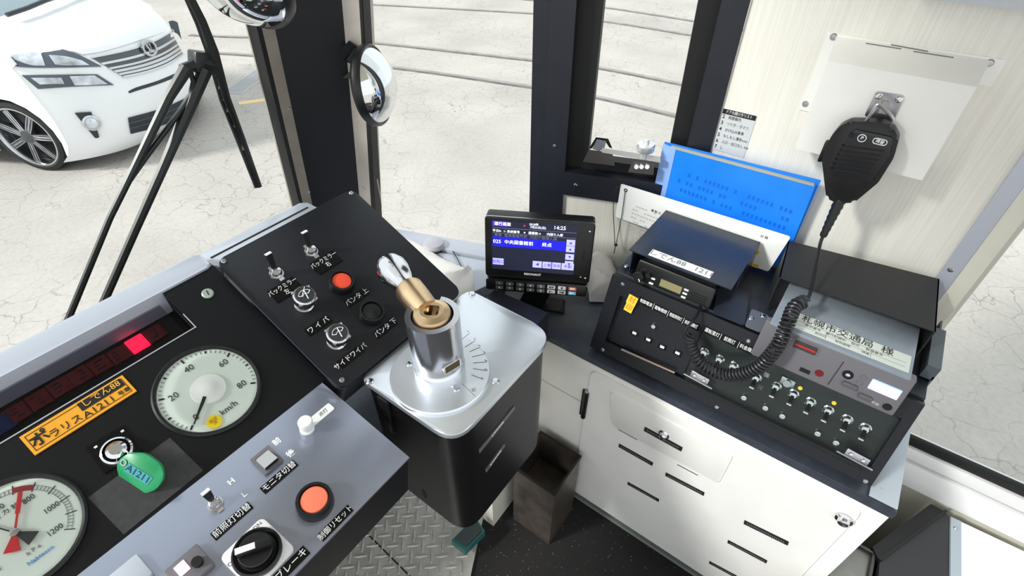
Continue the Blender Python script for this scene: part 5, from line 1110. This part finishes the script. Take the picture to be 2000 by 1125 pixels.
b = MB(); pa_ = P[0]+Vector((.006, .001, 0)); b.prism([(P[0].x, P[0].y-.001), (P[1].x, P[1].y), (P[1].x+spw+.002, P[1].y), (P[0].x+spw+.002, P[0].y-.004)], .0022, .003, CMx); b.obj('spine_strip', mat('spine_pale', (150, 186, 244), .4), bf)
a, c = bq(1312, 283), bq(1592, 357); b = MB(); b.hull([CMx @ Vector(v) for v in ((a.x, a.y-.001, -.0015), (a.x, a.y-.005, -.0015), (c.x, c.y-.005, -.0015), (c.x, c.y-.001, -.0015))], [CMx @ Vector(v) for v in ((a.x, a.y-.001, .0028), (a.x, a.y-.005, .0028), (c.x, c.y-.005, .0028), (c.x, c.y-.001, .0028))]); b.obj('paper_edge', mat('paper_edge', (176, 176, 166), .7), bf)
em = MB()
for i in range(3):
    for j in range(26):
        if rnd2.random() < .3: continue
        em.box((P2[0].x+.02+j*.0075, P2[0].y-.040-i*.016-j*.0004, .0023), (.004, .007, .0003), CMx)
o = em.obj('show_through_print', mat('blue_dark_print', (14, 106, 218), .4), bf); o['kind'] = 'stuff'
# ------------------------------------------------------------------ window latch on the sliding window
wl = thing('window_latch', 'chrome latch bar with a round knurled knob at the foot of the sliding window', 'latch', T(*sp(1200, 300)))
J = wl.matrix_world.inverted(); w3 = lambda x, y, o: J @ sp(x, y, o)
def plate_(name, pts, o0, o1, m, par=wl):
    b = MB(); b.hull([w3(x, y, o1) for x, y in pts], [w3(x, y, o0) for x, y in pts]); return b.obj(name, m, par)
M_ldark = mat('dark_chrome', (128, 124, 122), .3, .9); M_lchr = mat('latch_chrome', (238, 238, 240), .34, .75)
plate_('latch_base', [(1138, 316), (1150, 292), (1196, 298), (1201, 324)], -.012, .02, M_ldark)
plate_('latch_cover', [(1164, 268), (1188, 271), (1196, 290), (1190, 288), (1182, 276), (1168, 274), (1156, 290), (1150, 290)], -.004, .004, M_black2)
plate_('latch_tongue', [(1166, 272), (1184, 275), (1180, 292), (1170, 295), (1157, 291)], -.018, -.008, mat('latch_grey', (142, 148, 156), .3, .6))
plate_('latch_bar', [(1176, 289), (1290, 306), (1290, 318), (1176, 298)], -.020, -.006, M_lchr)
plate_('catch_plate', [(1236, 314), (1278, 320), (1276, 342), (1226, 336)], -.022, -.008, M_ldark)
b = MB()
for x in (1243, 1253, 1264): b.cyl(w3(x, 326, -.026), w3(x, 326, -.02), .004, seg=14)
k_ = b.obj('catch_rivets', M_lchr, wl); k_['kind'] = 'stuff'
kc_ = w3(1260, 292, -.014); b = MB(); b.lathe([(.008, -.016), (.008, -.004), (.006, -.002)], T(*kc_), 20); b.obj('knob_neck', M_lchr, wl)
b = MB(); b.lathe([(.006, -.002), (.0150, -.002), (.0160, .001), (.0160, .009), (.0145, .011), (.005, .0115), (.005, .016), (.0035, .018), (0, .018)], T(*kc_), 28); b.obj('knob', M_lchr, wl)
# notice on the wall
nt_ = [onx(x, y, XW-.0005) for x, y in ((1413, 211), (1478, 229), (1453, 308), (1386, 290))]
nc = sum(nt_, Vector())/4; nw = .062; nh = .085; 
NMx = Matrix(((0, 0, -1, XW-.0002), (-1, 0, 0, (nt_[0].y+nt_[1].y)/2), (0, 1, 0, (nt_[0].z+nt_[2].z)/2), (0, 0, 0, 1))); nw = nt_[0].y-nt_[1].y; nh = nt_[0].z-nt_[2].z
no = thing('wall_notice', 'small white numbered list notice on the cream wall above the blue folder', 'notice', NMx)
b = MB(); b.box((0, 0, .0004), (nw, nh, .0008)); b.obj('sheet', mat('notice_grey', (206, 210, 212), .5), no)
b = MB(); b.box((0, nh*.44, .0009), (nw*.98, nh*.11, .0004)); b.obj('heading_bar', M_ink, no); text('heading', 'ドアの開け方リスト', nh*.085, M_winkw, no, T(0, nh*.44, .0012), wide=.78)
for k_, (a, s) in enumerate((('2', '両替案内'), ('3', 'つり手・手すり'), ('4', 'かけ込み乗車'), ('5', 'もしもし運休com'), ('6', '入口・出口なし km'), ('7', 'し'))):
    y_ = nh*(.32-.145*k_); text('number', a, nh*.12, M_ink, no, T(-nw*.42, y_, .001), bold=.0001); text('line', s, nh*.085, MATS['dark_grey_ink'] if k_ != 1 else MATS['grey_ink'], no, T(-nw*.28, y_, .001), align='LEFT', wide=.85)
# ------------------------------------------------------------------ white wall box, hook and hand microphone
bx = .80
wbx = thing('wall_box', 'white metal box with a sloping slotted top screwed to the cream wall', 'box', T(XW, 0, .98))
J2 = T(-XW, 0, -.98); g3 = lambda px, py, x: J2 @ onx(px, py, x)
zt0 = onx(1800, 95, XW).z-.98; 
ybl, ybr = .0785, -.080; zf = onx(1770, 146, bx).z-.98; zb2 = onx(1680, 322, bx).z-.98
b = MB(); hxb = bx-XW
b.hull([(0, ybl+.008, zt0), (0, ybl+.002, zb2), (hxb, ybl, zb2), (hxb, ybl, zf)], [(0, ybr-.004, zt0), (0, ybr-.002, zb2), (hxb, ybr, zb2), (hxb, ybr, zf)]); b.obj('box_body', M_white, wbx)
b = MB(); b.prism([(-.098, -.03), (.0, -.03), (.0, .045), (.099, .045), (.099, .076), (-.098, .076)], .0, .0015, Matrix(((0, 0, -1, 0), (-1, 0, 0, 0), (0, 1, 0, 0), (0, 0, 0, 1))) @ T(0, zt0-.076+.002, 0)); b.obj('flange', M_white, wbx)
for p in ((1628, 72), (1933, 123), (1573, 203)): v = g3(*p, XW-.0015); screw(.0045).obj('screw', M_steel, wbx, T(v.x, v.y, v.z) @ R(-90, 'Y'))
bev = Vector((hxb, 0, zf-zt0)).normalized(); BVo = Vector((XW, 0, zt0+.98)); bn_ = Vector((bev.z, 0, -bev.x)); bn_ = -bn_ if bn_.x > 0 else bn_
for a, c in (((1697, 76), (1762, 87)), ((1691, 85), (1760, 96)), ((1740, 88), (1812, 101)), ((1786, 91), (1862, 104)), ((1784, 101), (1862, 113))):
    p, q = on(*a, BVo, bn_)+bn_*.0003-Vector((XW, 0, .98)), on(*c, BVo, bn_)+bn_*.0003-Vector((XW, 0, .98)); b = MB(); b.tube([p, q], .0007, 5); b.obj('vent_slot', mat('slot_shadow', (120, 118, 108), .7), wbx)
hk = thing('microphone_hook', 'steel clip plate with two screws on the front of the white wall box', 'hook', T(bx-.0006, 0, .98)); J3 = T(-(bx-.0006), 0, -.98); h3 = lambda px, py, x=bx: J3 @ onx(px, py, x)
P = [h3(1712, 177), h3(1768, 186), h3(1745, 236), h3(1688, 226)]; b = MB(); b.prism(rpoly([(-p.y, p.z) for p in P][::-1], .004, 3), 0, .0016, Matrix(((0, 0, -1, 0), (-1, 0, 0, 0), (0, 1, 0, 0), (0, 0, 0, 1)))); b.obj('plate', M_steel, hk)
for p in ((1717, 186), (1757, 193)): v = h3(*p); screw(.0042).obj('screw', M_chrome, hk, T(-.0018, v.y, v.z) @ R(-90, 'Y'))
b = MB(); v0, v1 = h3(1731, 196), h3(1722, 222); b.hull([(-.002, v0.y+.004, v0.z), (-.002, v0.y-.004, v0.z), (-.002, v1.y-.005, v1.z), (-.002, v1.y+.005, v1.z)], [(-.004, v0.y+.003, v0.z), (-.004, v0.y-.003, v0.z), (-.012, v1.y-.004, v1.z+.004), (-.012, v1.y+.004, v1.z+.004)]); b.obj('tongue', M_steel, hk)
mx_ = .768
MPn = Panel(Matrix(((0, 0, -1, mx_), (-1, 0, 0, 0), (0, 1, 0, .94), (0, 0, 0, 1))))
mq = lambda px, py: MPn.at(px, py, 0)
mk = thing('hand_microphone', 'black hand microphone with a coiled lead hanging from the hook on the wall box', 'microphone', MPn.M)
out = [(1640, 247), (1660, 238), (1722, 240), (1745, 252), (1755, 272), (1745, 310), (1715, 358), (1668, 397), (1635, 399), (1613, 388), (1608, 345), (1604, 310), (1622, 268)]
P = [mq(*p) for p in out]; Pp = [(p.x, p.y) for p in P][::-1]
b = MB(); b.prism(rpoly(Pp, .004, 3), -.018, -.002, None, .006); b.obj('shell', M_black2, mk)
inn = [(1668, 252), (1745, 268), (1738, 302), (1698, 358), (1622, 342), (1640, 300)]
Pi = [mq(*p) for p in inn]; b = MB(); b.prism(rpoly([(p.x, p.y) for p in Pi][::-1], .004, 3), -.004, .001, None, .0014); fc_ = b.obj('face_plate', mat('mic_face', (30, 31, 34), .3), mk)
for k in range(6):
    t_ = .20+k*.125; a = mq(1648-36*t_+2, 262+72*t_+8); c = mq(1738-52*t_, 280+72*t_); b = MB(); b.hull([(a.x, a.y-.0011, .0008), (c.x, c.y-.0011, .0008), (c.x, c.y+.0011, .0008), (a.x, a.y+.0011, .0008)], [(a.x, a.y-.0011, .0015), (c.x, c.y-.0011, .0015), (c.x, c.y+.0011, .0015), (a.x, a.y+.0011, .0015)]); b.obj('sound_slot', M_matte, mk)
q = mq(1684, 269); b = MB(); b.lathe([(.0050, .001), (.0050, .0022), (.0042, .0022), (.0042, .001)], T(q.x, q.y, 0), 22); bt_ = b.obj('button_ring', M_winkw, mk); text('legend', 'P', .0062, M_winkw, bt_, T(q.x, q.y, .0016) @ R(-8, 'Z'), bold=.0001)
q = mq(1719, 276); b = MB(); b.ring([(x+q.x, y+q.y) for x, y in rr(.016, .0078, .0035, 4)], [(x+q.x, y+q.y) for x, y in rr(.0145, .0063, .003, 4)], .001, .0022); bt_ = b.obj('button_ring', M_winkw, mk); text('legend', '消音', .0050, M_winkw, bt_, T(q.x, q.y, .0016) @ R(-8, 'Z'), bold=.0001)
q = mq(1663, 264); b = MB(); b.lathe([(.0030, .001), (.0030, .0018), (0, .0016)], T(q.x, q.y, 0), 18); b.obj('pilot_lamp', M_matte, mk)
a = mq(1608, 300); b = MB(); b.box((a.x-.001, a.y, -.009), (.006, .030, .010), R(0, 'Z'), .002); b.obj('talk_key', M_black2, mk)
a, c = mq(1690, 240), mq(1735, 246); top_ = mq(1718, 208); b = MB(); b.tube(smooth([Vector((a.x, a.y, -.006)), Vector((a.x+.002, a.y+.012, -.004)), Vector((top_.x-.003, top_.y, -.004)), Vector((top_.x+.006, top_.y-.003, -.004)), Vector((c.x+.001, c.y+.008, -.004)), Vector((c.x, c.y, -.006))], 5), .0022, 8); b.obj('hanging_ring', M_steel, mk)
n0, n1 = mq(1640, 393), mq(1610, 462); ndir = Vector((0, n1.y-n0.y, 0)); b = MB(); prof_ = []
nk = 14; pts = []; rs_ = []
NA = Vector((n0.x, n0.y, -.010)); NB = MPn.I @ onx(1607, 462, .762)
for i in range(nk+1): t_ = i/nk; pts.append(NA.lerp(NB, t_)); rs_.append((.0085-.0035*t_)*(1 if i % 2 else .86))
b.tube(pts, rs_, 14); b.obj('strain_relief', M_black2, mk)
# straight lead, then the coil, along real space from the microphone down to the radio
def via(px, py, x): return MPn.I @ onx(px, py, x)
l1 = [NB, via(1601, 480, .755), via(1592, 530, .72), via(1583, 570, .69), via(1576, 586, .668)]
b = MB(); b.tube(smooth(l1, 6), .0024, 8); b.obj('straight_lead', M_black2, mk)
ax = smooth([via(1572, 588, .662), via(1552, 600, .645), via(1538, 632, .620), via(1518, 676, .602), via(1484, 714, .595), via(1440, 732, .592), (via(1402, 728, .592)), via(1366, 706, .596), via(1348, 670, .606), via(1352, 655, .612)], 26)
L_ = [0]
for a, c in zip(ax, ax[1:]): L_.append(L_[-1]+(c-a).length)
turns = 46; N_ = turns*14; cp_ = []; up_ = None; j = 0
for i in range(N_+1):
    s = L_[-1]*i/N_
    while j < len(L_)-2 and L_[j+1] < s: j += 1
    f_ = (s-L_[j])/max(1e-9, L_[j+1]-L_[j]); p = ax[j].lerp(ax[j+1], f_); t_ = (ax[min(j+2, len(ax)-1)]-ax[max(j-1, 0)]).normalized()
    up_ = (t_.orthogonal() if up_ is None else up_-t_*up_.dot(t_)).normalized(); w_ = t_.cross(up_); a = 2*math.pi*turns*i/N_; rc_ = .0082
    cp_.append(p+(up_*math.cos(a)+w_*math.sin(a))*rc_)
b = MB(); b.tube(cp_, .0021, 6); b.obj('coiled_lead', mat('lead_black', (40, 40, 44), .32), mk)
l2 = [cp_[-1], via(1337, 660, .606), via(1338, 645, .612), via(1352, 628, .622), via(1364, 610, .640), via(1368, 598, .652)]
b = MB(); b.tube(smooth(l2, 6), .0022, 8); b.obj('radio_lead', M_black2, mk)
# ------------------------------------------------------------------ opening to the right of the wall
b = MB(); b.box((XW+.035, (yj-.012), .95), (.07, .022, 1.9)); struct(b.obj('trim_14', M_cream))
b = MB(); b.box((XW+.085, yj-.030, 1.2), (.04, .03, 1.6)); struct(b.obj('trim_15', mat('jamb_white', (214, 208, 202), .4)))
yq = -1.4; zs = lambda py: onx(1900, py, XW).z
def sillbar(name, p0, p1, x0, x1, m):
    z1, z0 = zs(p0), zs(p1); b = MB(); b.box(((x0+x1)/2, (yj-.02+yq)/2, (z0+z1)/2), (x1-x0, yj-.02-yq, z1-z0), bev=.002); return struct(b.obj(name, m))
sillbar('trim_16', 910, 929, XW+.003, XW+.012, M_rubber); sillbar('trim_17', 930, 954, XW-.002, XW+.04, M_whitepl); sillbar('trim_18', 954, 962, XW+.004, XW+.04, mat('groove_grey', (190, 190, 186), .5)); sillbar('trim_19', 962, 1012, XW-.002, XW+.04, M_whitepl)
b = MB(); b.box((XW+.03, (yj+yq)/2, zs(1012)/2), (.02, yj-yq, zs(1012))); struct(b.obj('wall_lower_right', M_cream))
b = MB(); b.box((XW+.02, (yj-.02+yq)/2, (zs(926)+2.0)/2), (.005, yj-.02-yq, 2.0-zs(926))); struct(b.obj('window_4', M_glass))
# overhead grey edge, black box, steel box, post by the opening
b = MB(); zz = onx(1900, 9, XW-.03).z; b.box((XW-.015, -.2, zz+.1), (.03, .43, .2)); tag(b.obj('overhead_panel', mat('overhead_grey', (196, 200, 208), .5)), 'pale grey overhead panel at the top right corner above the cream wall', 'panel')
c = [onx(x, y, .84) for x, y in ((1845, 993), (1853, 1125))]
bb2 = thing('black_case', 'black metal case with a dark lid below the white sill at the lower right', 'case', T(.80, -.43, .02))
e0, e1, e2 = ath(1820, 985, .95), ath(1705, 1066, .95), ath(1852, 1010, .95)
M_case = mat('case_black', (44, 45, 48), .5)
b = MB(); o_ = Vector((.80, -.43, .02)); P = [ath(x, y, .952) for x, y in ((1704, 1068), (1818, 984), (1846, 999), (1718, 1096))]
P4 = [Vector((p.x, p.y, 0)) for p in P]
b.hull([p-Vector((.80, -.43, 0)) for p in P4], [p-Vector((.80, -.43, 0))+Vector((0, 0, .278)) for p in P4]); b.obj('lid', mat('lid_black', (14, 14, 15), .45), bb2)
o2 = Vector((.80, -.43, 0)); hz_ = .957
def flat(*px): return [Vector((p.x, p.y, 0)) for p in [ath(x, y, hz_) for x, y in px]]
K = flat((1718, 1097), (1846, 1001), (1853, 1009), (1851, 1180), (1712, 1180)); K = [p-o2 for p in K]
b = MB(); b.hull(K, [p+Vector((0, 0, 1.25-hz_-.02)) for p in K]); b.obj('case_body', M_case, bb2)
b = MB(); d3 = Vector((0, .004, 0)); b.hull([K[0]+d3+Vector((0, 0, .275)), K[1]+d3+Vector((0, 0, .275)), K[1]-d3*.3+Vector((0, 0, .275)), K[0]-d3*.3+Vector((0, 0, .275))], [K[0]+d3+Vector((0, 0, .280)), K[1]+d3+Vector((0, 0, .280)), K[1]-d3*.3+Vector((0, 0, .280)), K[0]-d3*.3+Vector((0, 0, .280))]); b.obj('lid_bead', M_black2, bb2)
sx = ath(1716, 1076, .96); b = MB(); bs = thing('steel_box', 'brushed steel box behind the near corner of the white cabinet', 'box', T(.66, -.31, .0))
zsb = 1.25-.96; cs0 = ath(1715, 1077, .96); oo = Vector((.66, -.31, 0)); y1_, x1_ = cs0.y+.004, cs0.x-.008
b.box(((.42+x1_)/2-oo.x, (y1_-.242)/2-oo.y, zsb/2), (x1_-.42, abs(-.242-y1_), zsb), bev=.002); b.obj('box_body', mat('steel_dull', (150, 148, 142), .3, .9, noise=.2, scale=8), bs)
b = MB(); b.box(((.42+x1_)/2-oo.x, y1_-oo.y+.002, zsb+.002), (x1_-.42, .006, .006), bev=.0015); b.box((x1_-oo.x-.002, (y1_-.242)/2-oo.y, zsb+.002), (.006, abs(-.242-y1_), .006), bev=.0015); b.obj('box_rim', mat('steel_rim', (92, 92, 90), .3, .9), bs)
K = flat((1856, 1010), (1876, 1019), (1876, 1180), (1855, 1180))
b = MB(); b.hull(K, [p+Vector((0, 0, 1.25-hz_+.002)) for p in K]); po = tag(b.obj('grey_edging', mat('post_bluegrey', (168, 180, 190), .45)), 'narrow blue-grey edging strip with one screw beside the black case', 'edging'); v = ath(1867, 1032, hz_-.002); screw(.004).obj('screw', M_steel, po, T(v.x, v.y, v.z))
K = flat((1877, 1019), (2060, 1105), (2060, 1200), (1877, 1200))
b = MB(); b.hull(K, [p+Vector((0, 0, 1.25-hz_)) for p in K]); tag(b.obj('white_step_box', M_whitepl), 'white box top at the bottom right corner below the window sill', 'box')
# cab roof above the driver (out of view; it shades the cab as in the tram)
b = MB(); b.box((-.15, -.25, 2.07), (2.1, 2.1, .04)); struct(b.obj('ceiling', M_cream))
